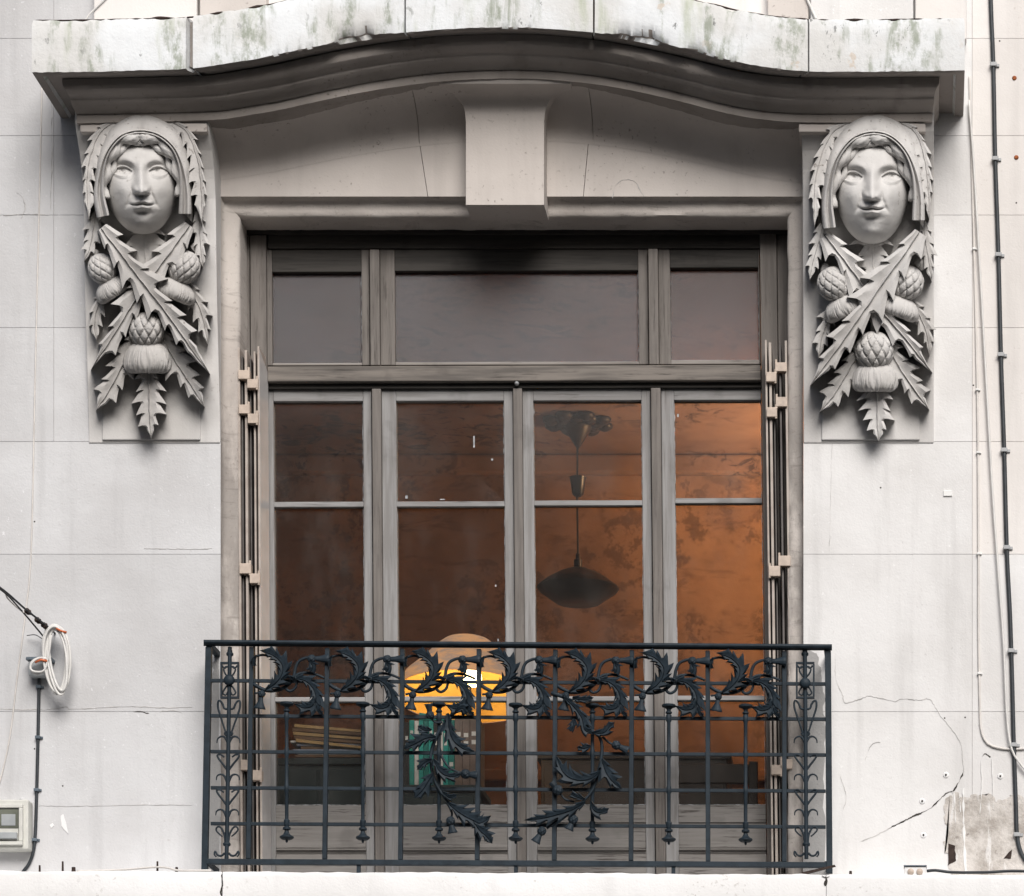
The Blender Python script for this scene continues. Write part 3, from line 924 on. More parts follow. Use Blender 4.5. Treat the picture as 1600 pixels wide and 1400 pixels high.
def face_mesh(f):
    cx0, sl, hw, top, chin = f['cx'], f['slope'], f['hw'], f['top'], f['chin']
    ey, ed, ny, my, k = f['eye'], f['eye_dx'], f['nose'], f['mouth'], f['k']
    cy = (top + chin) / 2
    hh = (chin - top) / 2
    nr, nt = 210, 300
    r = (np.linspace(0, 1, nr) ** .82)[:, None]
    th = np.linspace(0, 2 * np.pi, nt, endpoint=False)[None, :]
    c, s = np.cos(th), np.sin(th)
    # egg outline: full at the temples, narrowing to the chin
    e = 2.3
    rad = (np.abs(c) ** e + np.abs(s) ** e) ** (-1 / e)
    U, Vv = rad * c, rad * s
    wn = 1 - .13 * np.clip(Vv, 0, 1) ** 1.5 - .03 * np.clip(-Vv, 0, 1)
    bx, by = U * wn * hw, Vv * hh
    X, Y = r * bx, r * by                      # feature frame: X across, Y down
    base = f['depth'] * (1 - r ** 2.3) ** .50 * np.ones_like(th)
    y = Y + cy
    ax = np.abs(X)
    h = base.copy()
    h += -4 * G2(ax - 46 * k, 12 * k) * G2(y - (ey - 8), 26)                                     # temples
    yb = ey - 18.5 * k + 8.5 * k * ((ax - 26 * k) / (20 * k)) ** 2                                 # brow arch
    h += 2.4 * k * G2(y - yb, 6.0 * k) * sstep(5 * k, 16 * k, ax) * sstep(46 * k, 30 * k, ax)
    h += -15.0 * k * G2(ax - (ed - 2 * k), 15 * k) * G2(y - (ey - 3.5 * k), 12 * k)                              # socket
    h += -5.5 * k * G2(ax - (ed - 13 * k), 6.5 * k) * G2(y - (ey - 1), 8.5 * k)
    el = 1 - ((ax - ed) / (17 * k)) ** 2 - ((y - ey) / (12.5 * k)) ** 2
    h += 7.0 * k * np.clip(el, 0, 1)                                                             # eyeball under the lids
    q = np.clip(1 - ((ax - ed) / (15.5 * k)) ** 2, 0, 1)
    yu, yl, yc = ey - 7.6 * k * q, ey + 5.8 * k * q, ey - 3.0 * k - 8.0 * k * q
    m = sstep(-.6 * k, .8 * k, y - yu) * sstep(-.8 * k, .8 * k, yl - y) * sstep(.02, .2, q)
    h += -4.2 * k * m                                                                            # the opening, set back behind the lids
    h += -1.5 * k * G2(y - yc, 1.7 * k) * sstep(.05, .4, q)                                        # fold above the lid
    h += .9 * k * G2(y - yu + 1.2 * k, 1.5 * k) * sstep(.02, .3, q)
    h += .8 * k * G2(y - yl - 1.4 * k, 1.7 * k) * sstep(.02, .3, q)
    gx = X - f['gaze']
    for sg in (-1, 1):                                                                          # iris ring and pupil
        rr = np.hypot(gx - sg * ed, y - ey + .6)
        h += (-.8 * k * G2(rr - 4.8 * k, 1.2 * k) - 4.5 * k * G2(rr, 3.2 * k)) * m
    # nose
    y0, yt = ey - 11 * k, ny
    t = np.clip((y - y0) / (yt - y0), 0, 1)
    Hn = k * (5.0 + 18.0 * t ** 1.2) * sstep(y0 - 12 * k, y0 + 4 * k, y)
    wN = k * (7.2 + 2.4 * t)
    drop = 1 - sstep(yt - .5, yt + 5.5 * k, y)
    nose = Hn * np.exp(-(ax / wN) ** 2.0) * drop
    nose += 6.0 * k * G2(ax - 8.8 * k, 4.0 * k) * G2(y - (yt - 4.2 * k), 5.0 * k) * (1 - sstep(yt - .5, yt + 3.5 * k, y))
    nose += 5.0 * k * G2(X, 6.0 * k) * G2(y - (yt - 5 * k), 6.0 * k) * drop
    h += nose
    h += -4.5 * k * G2(ax - 5.6 * k, 2.8 * k) * G2(y - (yt + 1.0 * k), 1.9 * k)
    h += -2.6 * k * G2(ax - 15.2 * k, 2.2 * k) * G2(y - (yt - 4 * k), 5.5 * k)
    # muzzle, lips, chin
    h += 6.0 * k * G2(X, 26 * k) * G2(y - my - 2, 19 * k)
    h += -2.2 * k * G2(X, 2.6 * k) * G2(y - (yt + 7 * k), 5 * k)
    ml = my + 1.6 * k * G2(X, 5 * k) * -1 + f['smile'] * -2.2 * k * (np.clip(ax, 0, 22 * k) / (19 * k)) ** 2
    lw = sstep(20 * k, 5 * k, ax)
    bow = -1.6 * k * G2(ax - 5 * k, 4 * k)
    h += 5.4 * k * G2(y - (ml - 3.9 * k + bow), 2.9 * k) * lw
    h += 5.8 * k * G2(y - (ml + 4.6 * k), 3.4 * k) * sstep(17 * k, 3 * k, ax)
    h += -5.2 * k * G2(y - ml, 1.3 * k) * sstep(21 * k, 12 * k, ax)
    h += -1.6 * k * G2(ax - 19.5 * k, 3.4 * k) * G2(y - ml, 3.4 * k)
    h += -4.0 * k * G2(X, 12 * k) * G2(y - (my + 12.5 * k), 4.2 * k)
    h += 7.5 * k * G2(X, 13 * k) * G2(y - (chin - 18 * k), 10.5 * k)
    h += 4.2 * k * G2(ax - 31 * k, 14 * k) * G2(y - (ny - 6 * k), 15 * k)                          # cheeks
    xs = 15 * k + (y - ny) * .42
    h += -2.3 * k * G2(ax - xs, 3.2 * k) * sstep(ny - 8 * k, ny + 2 * k, y) * sstep(my + 8 * k, my - 2 * k, y)
    # parted hair roots lift the brow edge a little
    h = h * (1 - r ** 14) if False else h
    h += .45 * np.array([[fbm(X[i, j] * .06 + f['cx'], Y[i, j] * .06, 1.0, 4) for j in range(nt)] for i in range(nr)])
    edge = 1 - np.clip((r - .94) / .06, 0, 1)
    h = base + (h - base) * edge
    px = cx0 + X + (y - f['eye']) * sl
    V = np.stack([px, y, h], -1).reshape(-1, 3)
    Y0 = f['Y0']
    pts = [P(a, b, Y0 - d / PXM) for a, b, d in V]
    F = grid_faces(nr, nt, True)[nt:]
    F += [(0, nt + j, nt + (j + 1) % nt) for j in range(nt)]
    # collar that carries the rim back into the block
    n0 = len(pts)
    last = V[(nr - 1) * nt:]
    pts += [P(a * .97 + cx0 * .03, b * .97 + cy * .03, -.10) for a, b, d in last]
    F += [((nr - 1) * nt + j, (nr - 1) * nt + (j + 1) % nt, n0 + (j + 1) % nt, n0 + j) for j in range(nt)]
    return pts, F

def hood_mesh(inner, outer, dome=True, seed=0):
    n = 110
    a, b = smooth_path(inner, n), smooth_path(outer, n)
    prof = [(0, -.240), (.0, -.284), (.10, -.292), (.28, -.290), (.5, -.276), (.7, -.250), (.86, -.21), (.96, -.168), (1.0, -.105)]
    V = []
    for i in range(n):
        t = i / (n - 1)
        side = abs(2 * t - 1)
        for u, Y in prof:
            x, y = a[i] * (1 - u) + b[i] * u
            sc = 1 - .35 * sstep(.55, 1.0, side)
            yy = -.105 + (Y + .105) * sc
            cr = .006 * math.exp(-((t - .5) / .012) ** 2) * (1 if .05 < u < .9 else 0)       # seam over the crown
            fl = .006 * math.sin(t * 46 + u * 5 + seed) * u * (1 - u) * 3 * (side > .25)
            V.append(P(x, y, yy + cr + fl))
    return V, grid_faces(n, len(prof))

def band_mesh(path, w0, w1, Y0):
    """hood border: a double roll that widens into two lappets"""
    n = 120
    p = smooth_path(path, n)
    tg = np.gradient(p, axis=0); tg /= np.linalg.norm(tg, axis=1)[:, None]
    nr = np.stack([tg[:, 1], -tg[:, 0]], 1)
    sec = [(0, -.03), (0, .004), (.06, .013), (.16, .016), (.27, .012), (.36, .003), (.44, -.004), (.52, -.003), (.60, .006), (.70, .011), (.80, .010), (.90, .005), (1.0, 0), (1.0, -.03)]
    V = []
    for i in range(n):
        t = abs(2 * i / (n - 1) - 1)
        w = w0 + (w1 - w0) * sstep(.35, 1.0, t)
        for u, h in sec:
            x, y = p[i] + nr[i] * (u - .5) * w
            V.append(P(x, y, Y0 + .035 * t ** 2 - h * (1.1 + .5 * t)))
    m = len(sec)
    F = grid_faces(n, m, True) + [tuple(range(m)), tuple(range((n - 1) * m, n * m))[::-1]]
    return V, F

def hair_mesh(rim, cx):
    """waves of hair from the centre parting down to each temple"""
    mb = MB()
    p = smooth_path(rim, 121)
    for s in (0, 1):
        seg = p[60:112] if s else p[60:8:-1]
        n = len(seg)
        for lay, (off, rr, dy) in enumerate(((9.0, 7.6, 0), (17.5, 5.2, .014))):
            path, R = [], []
            for i in range(n):
                t = i / (n - 1)
                c = np.array([cx, 290.0])
                d = c - seg[i]; d /= np.linalg.norm(d)
                q = seg[i] + d * (off + 1.8 * math.sin(t * 21 + lay * 2.2) * (t > .05))
                if lay and t > .72: continue
                Y = -.284 + .060 * t ** 1.5 + dy - .006 * abs(math.sin(t * 10.5 + lay))
                path.append(P(q[0], q[1], Y))
                R.append((rr * (.62 + .42 * abs(math.sin(t * 10.5 + lay * 1.1 + .5))) * (1 - .25 * t)) / PXM)
            mb.add(*tube(path, R, 18, mod=lambda t, th, l=lay: 1 + .16 * math.sin(6 * th + 46 * t + l)))
    return mb

def corbel(c):
    ox = c['ox']
    root = thing('carved_corbel', c['label'], 'corbel', P(c['bx0'] + 98, 690, -.05))
    xl, xr = wx(c['bx0'] - c['padl']), wx(c['bx0'] + 197 + c['padr'])
    # console block: a profile swept across
    ys = [165, 180] + list(range(190, 641, 15)) + [655, 680, 692]
    V = []
    mx = 9
    for y in ys:
        Y = Yc(y)
        z = P(0, y, Y)[2]
        for k in range(mx):
            u = k / (mx - 1)
            V.append((xl + (xr - xl) * u, Y, z))
    F = grid_faces(len(ys), mx)
    n0 = len(V)
    V += [(v[0], .005, v[2]) for v in V]
    F += [tuple(i + n0 for i in q)[::-1] for q in grid_faces(len(ys), mx)]
    for i in range(len(ys) - 1):
        a, b = i * mx, (i + 1) * mx
        F += [(a, b, b + n0, a + n0), (a + mx - 1, a + mx - 1 + n0, b + mx - 1 + n0, b + mx - 1)]
    e = (len(ys) - 1) * mx
    for j in range(mx - 1):
        F += [(j, j + 1, j + 1 + n0, j + n0), (e + j, e + j + n0, e + j + 1 + n0, e + j + 1)]
    build('console_block', V, F, M['ground'], root, bevel=.004)
    # abacus under the cornice
    MB().pbox(c['bx0'] - 14, 192.5, c['bx0'] + 184, 206, -.240, .003).build('abacus', M['tymp'], root, bevel=.004)
    # plate behind the lowest leaf
    p0, p1 = P(c['bx0'] + 22, 600, 0), P(c['bx0'] + 175, 689, 0)
    MB().box(p0[0], p1[0], -.016, .0, p1[2], p0[2]).build('plate', M['ground'], root, bevel=.004)
    f = c['face']
    V, F = face_mesh(f)
    build('face', V, F, M['face'], root, smooth=True)
    V, F = hood_mesh(c['rim'], c['hood'], seed=ox)
    build('hood', V, F, M['stone'], root, smooth=True, sharp=50)
    V, F = band_mesh(c['rim'], 7.5, 20, -.290)
    build('hood_band', V, F, M['stone'], root, smooth=True, sharp=50)
    hair_mesh(c['rim'], f['cx']).build('hair', M['face'], root, smooth=True)
    for ex, eyy in c['ears']:
        Vb, Fb = thistle_bulb(ex, eyy, 6, 10, math.pi / 2, 0, lambda x, y, h: P(x, y, -.19 - h / PXM), 14, 10, 3, 1, .0)
        build('ear', Vb, Fb, M['face'], root, smooth=True)
    for i, (mids, W, tn, Hh, th, side) in enumerate(c['leaves']):
        lift = c['lift'][i]
        V, F = leaf_mesh(mids, W, tn, Hh, th, lambda x, y, h, l=lift: P(x + .7 * wear(x, y), y + .7 * wear(y, x), Yb(y) + .02 - (h + l + wear(x, y)) / PXM if h > 0 else Yc(y) + .012), seed=i + ox, side=side)
        build('thistle_leaf', V, F, M['stone'], root, smooth=True, sharp=38)
    for i, (bx, by, R, L, ang, h0, tx, ty, R0, R1, TL) in enumerate(c['thistles']):
        V, F = thistle_bulb(bx, by, R, L, ang, h0, stone_map, 110, 80, 11, 3.2)
        t = build('thistle_head', V, F, M['stone'], root, smooth=True)
        V, F = thistle_tuft(tx, ty, R0, R1, TL, ang, h0 - 4, stone_map, nu=240, ridges=37, seed=i)
        build('floret', V, F, M['stone'], t, smooth=True)
    for pts, r in c['stems']:
        q = smooth_path(pts, 24)
        V, F = tube([P(x, y, Yb(y) - h / PXM) for x, y, h in q], r / PXM, 10)
        build('stem', V, F, M['stone'], root, smooth=True)
    return root

def mirror_pts(pts, c): return [(2 * c - x, y) for x, y in pts]
R90 = math.pi / 2
corbel(dict(ox=3, bx0=139, padl=0, padr=8.5, label='carved stone corbel on the left, hooded woman\'s head with calm closed mouth above three thistles',
    face=dict(cx=219.5, slope=.045, hw=56, top=205, chin=366, eye=268, eye_dx=27.5, nose=301, mouth=320.5, k=.98, depth=60, Y0=-.150, gaze=-1.5, smile=.3),
    rim=[(161, 338), (155, 305), (158, 268), (169, 236), (189, 213), (217, 205), (247, 211), (271, 231), (284, 262), (289, 300), (289, 334)],
    hood=[(150, 350), (143, 305), (146, 262), (155, 222), (176, 188), (216, 168), (260, 180), (288, 212), (300, 258), (305, 300), (302, 350)],
    ears=[(160, 296), (281, 296)],
    leaves=[
        ([(192, 186), (160, 203), (143, 238), (136, 280), (139, 345)], 21, 9, 7, 7, (1.1, .5)),
        ([(252, 182), (289, 203), (306, 240), (314, 285), (316, 352)], 21, 9, 7, 7, (.5, 1.1)),
        ([(226, 350), (226, 376), (227, 404), (229, 440)], 38, 5, 5, 6, (1, 1)),
        ([(151, 330), (145, 360), (141, 385), (131, 410)], 17, 5, 6, 6, (1, .9)),
        ([(310, 330), (312, 365), (314, 390), (317, 420)], 17, 5, 6, 6, (.9, 1)),
        ([(296, 352), (270, 388), (246, 420), (215, 462), (182, 516), (142, 577)], 29, 8, 14, 12, (1, .95)),
        ([(158, 356), (190, 398), (222, 440), (258, 486), (296, 540), (328, 584)], 29, 9, 15, 14, (1, 1)),
        ([(218, 520), (198, 556), (176, 600), (150, 641)], 27, 6, 11, 9, (1, 1)),
        ([(250, 520), (272, 560), (296, 598), (320, 636)], 26, 6, 11, 9, (1, 1)),
        ([(292, 440), (306, 468), (318, 500), (325, 540)], 17, 5, 8, 7, (.9, 1)),
        ([(163, 452), (152, 480), (148, 505), (150, 532)], 15, 4, 7, 6, (1, .9)),
        ([(232, 575), (233, 610), (233, 645), (236, 686)], 26, 6, 10, 9, (1, 1)),
    ],
    lift=[44, 44, 0, 18, 18, 18, 27, 6, 6, 2, 2, 9],
    thistles=[(160, 420, 22, 25, math.radians(58), 16, 167, 436, 15, 31, 30),
              (288, 418, 25, 27, math.radians(112), 16, 279, 438, 18, 37, 30),
              (229, 516, 28, 29, R90, 18, 230, 535, 24, 39, 46)],
    stems=[([(150, 392, 6), (146, 405, 8), (152, 415, 6)], 6), ([(303, 390, 8), (308, 386, 10), (312, 396, 6)], 7), ([(222, 478, 6), (232, 470, 12), (232, 492, 8)], 7)]))
corbel(dict(ox=40, bx0=1262, padl=6.5, padr=0, label='carved stone corbel on the right, hooded woman\'s head with a slight smile above three thistles',
    face=dict(cx=1362.5, slope=.0, hw=57.5, top=205, chin=381, eye=277, eye_dx=30, nose=310, mouth=328, k=1.02, depth=62, Y0=-.150, gaze=1.5, smile=1.0),
    rim=[(1296, 356), (1293, 320), (1297, 282), (1309, 246), (1331, 218), (1361, 207), (1391, 213), (1415, 236), (1429, 268), (1435, 305), (1435, 344)],
    hood=[(1286, 370), (1279, 320), (1283, 272), (1294, 228), (1319, 190), (1362, 167), (1406, 180), (1431, 212), (1443, 258), (1449, 302), (1446, 362)],
    ears=[(1302, 306), (1424, 306)],
    leaves=[
        ([(1334, 188), (1302, 206), (1284, 242), (1273, 290), (1273, 356)], 21, 9, 7, 7, (1.1, .5)),
        ([(1394, 186), (1428, 204), (1443, 240), (1450, 288), (1452, 345)], 20, 9, 7, 7, (.5, 1.1)),
        ([(1364, 366), (1364, 392), (1365, 420), (1366, 456)], 38, 5, 5, 6, (1, 1)),
        ([(1286, 350), (1277, 385), (1270, 410), (1265, 438)], 17, 5, 6, 6, (1, .9)),
        ([(1443, 345), (1447, 380), (1452, 410), (1456, 440)], 15, 5, 6, 6, (.9, 1)),
        ([(1290, 368), (1318, 404), (1342, 436), (1372, 478), (1416, 530), (1456, 582)], 29, 8, 14, 12, (1, 1)),
        ([(1436, 362), (1412, 398), (1382, 438), (1348, 488), (1306, 548), (1266, 602)], 29, 8, 15, 14, (1, 1)),
        ([(1352, 535), (1330, 572), (1308, 610), (1281, 644)], 27, 6, 11, 9, (1, 1)),
        ([(1384, 535), (1406, 574), (1430, 610), (1452, 640)], 26, 6, 11, 9, (1, 1)),
        ([(1312, 470), (1294, 500), (1284, 530), (1279, 560)], 17, 5, 8, 7, (.9, 1)),
        ([(1424, 470), (1440, 498), (1449, 525), (1453, 556)], 16, 5, 7, 6, (1, .9)),
        ([(1370, 592), (1371, 624), (1371, 655), (1373, 690)], 27, 6, 10, 9, (1, 1)),
    ],
    lift=[44, 44, 0, 18, 18, 18, 27, 6, 6, 2, 2, 9],
    thistles=[(1303, 444, 26, 28, math.radians(64), 16, 1312, 463, 19, 36, 32),
              (1417, 442, 26, 28, math.radians(112), 16, 1409, 462, 19, 38, 32),
              (1366, 548, 30, 31, R90, 18, 1367, 568, 24, 37, 42)],
    stems=[([(1292, 415, 6), (1288, 424, 8), (1294, 434, 6)], 6), ([(1432, 414, 8), (1438, 408, 10), (1444, 420, 6)], 7), ([(1358, 498, 6), (1366, 490, 12), (1367, 516, 8)], 7)]))
# ================================================================== the window
YW = .20
def W(px, py):
    """the old frame leans a little"""
    return (px + (py - 620) * (.0075 + .000008 * (px - 618)), py - (px - 800) * .003 * (1 if py < 1000 else .2))
win = thing('casement_window', 'tall weathered grey wooden window with frosted top lights and glazed casements behind the railing', 'window', (0, .22, -1.8))
BOT = 1385
fr = MB()
fr.pbox(362, 366, 391, BOT, YW + .012, YW + .1, W); fr.pbox(392, 366, 417, BOT, YW, YW + .1, W)
fr.build('jamb_post', M['wood_z'], win, bevel=.003)
fr = MB()
fr.pbox(1190, 366, 1216, BOT, YW, YW + .1, W); fr.pbox(1217, 366, 1252, BOT, YW + .012, YW + .1, W)
fr.build('jamb_post', M['wood_z'], win, bevel=.003)
MB().pbox(355, 325, 1250, 365.5, YW - .004, YW + .1).build('head_rail', M['head_shade_wood'], win, bevel=.003)
MB().pbox(418, 366, 1189, 388, YW + .012, YW + .1).build('head_rail', M['head_shade_wood'], win, bevel=.003)
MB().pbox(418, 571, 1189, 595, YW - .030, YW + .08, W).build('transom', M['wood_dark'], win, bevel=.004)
MB().pbox(418, 595.5, 1189, 606, YW + .0, YW + .08, W).build('transom_shade_strip', M['head_shade_wood'], win)  # near-black strip standing for the shadow under the transom
for a, b in ((579, 594), (1015, 1030)):
    MB().pbox(a, 389, b, 570, YW - .012, YW + .08, W).build('mullion', M['wood_z'], win, bevel=.003)
for a, b in ((581, 595), (1017, 1032)):
    MB().pbox(a, 606.5, b, BOT, YW - .012, YW + .08, W).build('mullion', M['wood_z'], win, bevel=.003)
MB().pbox(801.5, 606.5, 815.5, BOT, YW - .008, YW + .08, W).build('meeting_post', M['wood_z'], win, bevel=.003)
lump3 = P(*W(808, 600), YW - .012)
V, F = lathe([(0, 0), (.008, .0), (.010, .008), (.006, .016), (0, .018)], (lump3[0], lump3[1], lump3[2]), 12, (0, -1, 0))
build('latch_knob', V, F, M['clip'], win, smooth=True)

def putty(x0, y0, x1, y1, Y, vertical, seed, parent):
    """ragged bead of old putty along a pane edge"""
    rs = random.Random(seed)
    n = 46
    pts, rr = [], []
    for i in range(n):
        t = i / (n - 1)
        x, y = W(x0 + (x1 - x0) * t, y0 + (y1 - y0) * t)
        j = noise.noise(Vector((t * 14, seed * 3.1, 0)))
        pts.append(P(x + (j * 1.0 if vertical else 0), y + (0 if vertical else j * .9), Y))
        rr.append(max(.0004, .0012 + .0019 * noise.noise(Vector((t * 19, seed * 1.7, 5)))))
    V, F = tube(pts, rr, 5)
    build('putty', V, F, M['putty'], parent)

def fanlight(o0, o1, g0, g1, gy0, gy1):
    """o: outer x of the sash, g: glass"""
    s = MB()
    Y0, Y1 = YW + .022, YW + .07
    s.pbox(o0, 389, g0, 570, Y0, Y1, W); s.pbox(g1, 389, o1, 570, Y0, Y1, W)
    o = s.build('top_light', M['wood_z'], win, bevel=.003)
    MB().pbox(g0, 389, g1, gy0, Y0, Y1, W).build('top_rail', M['head_shade_wood'], o, bevel=.003)
    MB().pbox(g0, gy1, g1, 570, Y0, Y1, W).build('bottom_rail', M['wood_x'], o, bevel=.003)
    MB().pbox(g0 - 2, gy0 - 2, g1 + 2, gy1 + 2, YW + .046, YW + .052, W).build('frosted_pane', M['frosted'], o)
    for k, x in enumerate((g0, g1)): putty(x, gy0, x, gy1, YW + .044, True, g0 + k, o)
fanlight(418, 578, 426, 566, 424, 566)
fanlight(595, 1014, 618, 999, 423, 565)
fanlight(1031, 1189, 1049, 1187, 419, 563)

def casement(o0, o1, g0, g1, bar, bar2, seed):
    s = MB()
    Y0, Y1 = YW + .018, YW + .066
    for a, b in ((o0, g0), (g1, o1)): s.pbox(a, 606.5, b, BOT, Y0, Y1, W)
    o = s.build('casement', M['sash'], win, bevel=.003)
    top = MB().pbox(g0, 606.5, g1, 626, Y0, Y1, W).build('top_rail', M['sash_x'], o, bevel=.003)
    q = MB()
    q.pbox(g0, 1258, g1, 1285, Y0, Y1, W)
    q.pbox(g0, 1285.5, g1, 1325, Y0 + .008, Y1, W)
    q.pbox(g0, 1325.5, g1, 1328, Y0 - .012, Y1, W)
    q.pbox(g0, 1328.5, g1, 1334, Y0 + .004, Y1, W)
    q.pbox(g0, 1334.5, g1, BOT, Y0 - .006, Y1, W)
    q.build('bottom_panel', M['panel'], o, bevel=.002)
    for y0, y1 in ((bar, bar + 8), (bar2, bar2 + 7)):
        MB().pbox(g0, y0, g1, y1, Y0 + .004, Y1 - .006, W).build('glazing_bar', M['sash_x'], o, bevel=.002)
    for i, (y0, y1) in enumerate(((626, bar), (bar + 8, bar2), (bar2 + 7, 1258))):
        tl = .0012 * (((seed * 7 + i * 5) % 5) - 2)
        x0, x1 = g0 - 2, g1 + 2
        a = [W(x0, y0 - 2), W(x1, y0 - 2), W(x1, y1 + 2), W(x0, y1 + 2)]
        yy = [YW + .042 + tl, YW + .042 - tl, YW + .042 - tl * .5, YW + .042 + tl * .6]
        vs = [P(p[0], p[1], Y) for p, Y in zip(a, yy)]
        vb = [(v[0], v[1] + .003, v[2]) for v in vs]
        build('pane', vs + vb, [(0, 3, 2, 1), (4, 5, 6, 7), (0, 1, 5, 4), (1, 2, 6, 5), (2, 3, 7, 6), (3, 0, 4, 7)], M['glass'], o)
        for k, x in enumerate((g0 + .5, g1 - .5)): putty(x, y0, x, y1, YW + .037, True, seed * 10 + i * 2 + k, o)
        if i: putty(g0, y0 + 1, g1, y0 + 1, YW + .037, False, seed * 10 + i + 6, o)
        if i == 0: putty(g0, y0 + 1.5, g1, y0 + 1.5, YW + .037, False, seed * 10 + 8, o)
        if i == 2: putty(g0, y1 - .5, g1, y1 - .5, YW + .034, False, seed * 10 + 9, o)
casement(418, 580, 427, 567, 783, 1089, 1)
casement(596, 801, 618.5, 787, 783, 1088, 2)
casement(816, 1016, 833, 1002, 782, 1088, 3)
casement(1033, 1189, 1053, 1189, 779, 1087, 4)
# flecks of paint on the glass
for x, y, a, b in ((740, 690, 1.2, 9), (768, 718, 1.5, 1.5), (634, 776, 2, 2.5), (1059, 650, 1.3, 2.5), (775, 1000, 1, 2), (772, 915, 1, 1.5), (690, 780, 4, .8)):
    MB().pbox(x - a, y - b, x + a, y + b, YW + .0395, YW + .0405, W).build('paint_fleck', M['putty'], win)

# ================================================================== folding steel shutters, folded back at each side
def shutter(label, strips, hinges, panel, tops):
    x = sum(s[0] for s in strips) / len(strips)
    sh = thing('folding_shutter', label, 'shutter', P(x, 1380, .12))
    for (a, b, Y0, Y1, mat), ty in zip(strips, tops):
        q = [(a, ty), (b, ty), (b + 11, 1383), (a + 11, 1383)] if a > 800 else [(a, ty), (b, ty), (b + 5, 1383), (a + 5, 1383)]
        MB().quadbox(q, Y0, Y1).build('shutter_leaf', M[mat], sh, bevel=.0012)
    if panel:
        (x0, y0, Ya), (x1, y1, Yb2) = panel
        v = [P(x0, y0, Ya), P(x1, y1, Yb2), P(x1 + 5, 1383, Yb2), P(x0 + 5, 1383, Ya)]
        w = [(p[0] - .006, p[1] + .004, p[2]) for p in v]
        build('shutter_leaf', v + w, [(0, 1, 2, 3), (7, 6, 5, 4), (0, 4, 5, 1), (1, 5, 6, 2), (2, 6, 7, 3), (3, 7, 4, 0)], M['shutter_face'], sh, bevel=.001)
    for a, y0, b, y1 in hinges:
        h = MB().pbox(a, y0, b, y1, .040, .078)
        h.build('hinge', M['hinge'], sh, bevel=.002)
        kx = b - 1.5 if a < 800 and (int(y0) % 2 == 0) else (b - 1.5 if a < 800 else (a + 1.5 if (b - a) > 17 else b - 1.5))
        p0, p1 = P(kx, y0 - 4, .046), P(kx, y1 + 3, .046)
        hh = tube([p0, p1], .005, 10)
        build('hinge_pin', *hh, M['hinge'], sh, smooth=True, sharp=50)
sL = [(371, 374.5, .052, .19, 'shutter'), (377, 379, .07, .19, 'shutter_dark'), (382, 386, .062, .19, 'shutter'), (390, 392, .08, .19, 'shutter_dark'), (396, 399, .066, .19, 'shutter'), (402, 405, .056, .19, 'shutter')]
hL = [(372, 578, 390, 592), (386, 592, 403, 606), (373, 632, 390, 646), (387, 646, 403, 661), (374, 880, 392, 896), (390, 896, 406, 911), (376, 1187, 393, 1203), (393, 1203, 409, 1219)]
shutter('cream folding steel shutter packed against the left jamb, its pale leaf turned to the glass', sL, hL, ((405.5, 546, .058), (419, 583, .185)), [543, 556, 547, 560, 549, 541])
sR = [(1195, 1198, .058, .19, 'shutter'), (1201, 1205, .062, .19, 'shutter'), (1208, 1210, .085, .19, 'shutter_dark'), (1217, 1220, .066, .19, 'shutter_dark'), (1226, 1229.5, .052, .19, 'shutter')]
hR = [(1211, 566, 1229, 580), (1197, 581, 1213, 596), (1212, 620, 1230, 635), (1198, 636, 1214, 651), (1216, 868, 1235, 884), (1201, 884, 1219, 900), (1219, 1186, 1238, 1201), (1205, 1195, 1222, 1210)]
shutter('cream folding steel shutter packed edge-on against the right jamb', sR, hR, None, [531, 535, 560, 535, 532])

# ================================================================== balcony railing
YR = -.20
rail = thing('balcony_railing', 'dark blue wrought iron balcony railing with thistle scrollwork in front of the window', 'railing', P(810, 1352, YR))
IR = M['iron']
def RB(px): return 1004.5 + (px - 320) * .0072       # handrail line
def rbox(mb, x0, y0, x1, y1, dx0=0, dx1=0, Y0=YR - .012, Y1=YR + .012, slope=.0055):
    s = slope
    q = [(x0, y0 + (x0 - 325) * s), (x1, y0 + (x1 - 325) * s), (x1 + dx1, y1 + (x1 - 325) * s), (x0 + dx0, y1 + (x0 - 325) * s)]
    return mb.quadbox(q, Y0, Y1)
hr = MB()
hv = []
for px in (318, 1300):
    for Yo, dy in ((-.030, 0), (-.034, 3), (-.030, 6), (-.016, 9), (-.016, 10), (.016, 10), (.016, 9), (.030, 6), (.034, 3), (.030, 0)):
        hv.append(P(px, RB(px) - 5 + dy, YR + Yo))
F = [(j, (j + 1) % 10, 10 + (j + 1) % 10, 10 + j) for j in range(10)] + [tuple(range(10)), tuple(range(10, 20))[::-1]]
build('handrail', hv, F, IR, rail, bevel=.0012)
for px in (326, 1292):                                 # returns into the wall
    a, b = P(px, RB(px) + 2, YR + .03), (P(px, RB(px) + 2, YR)[0], .005, P(px, RB(px) + 2, YR)[2])
    MB().box(a[0] - .012, a[0] + .012, YR + .036, .004, a[2] - .010, a[2] + .010).build('wall_bracket', IR, rail, bevel=.001)
    zz = P(px, 1347, YR)[2]
    MB().box(a[0] - .009, a[0] + .009, YR + .016, .004, zz - .007, zz + .007).build('wall_bracket', IR, rail, bevel=.001)
def upright(x0, w, y0, x1, y1, name, Y0=YR - .013, Y1=YR + .013):
    MB().quadbox([(x0 - w / 2, y0), (x0 + w / 2, y0), (x1 + w / 2, y1), (x1 - w / 2, y1)], Y0, Y1).build(name, IR, rail, bevel=.0015)
upright(325.5, 9.5, 1010.5, 319, 1360, 'post'); upright(1293.5, 9.5, 1016.5, 1296, 1364, 'post')
BARS = [(393, 387.5), (511, 506.5), (628.5, 625), (748, 745), (867.5, 865.5), (987, 985.5), (1105.5, 1106), (1225.5, 1225.5)]
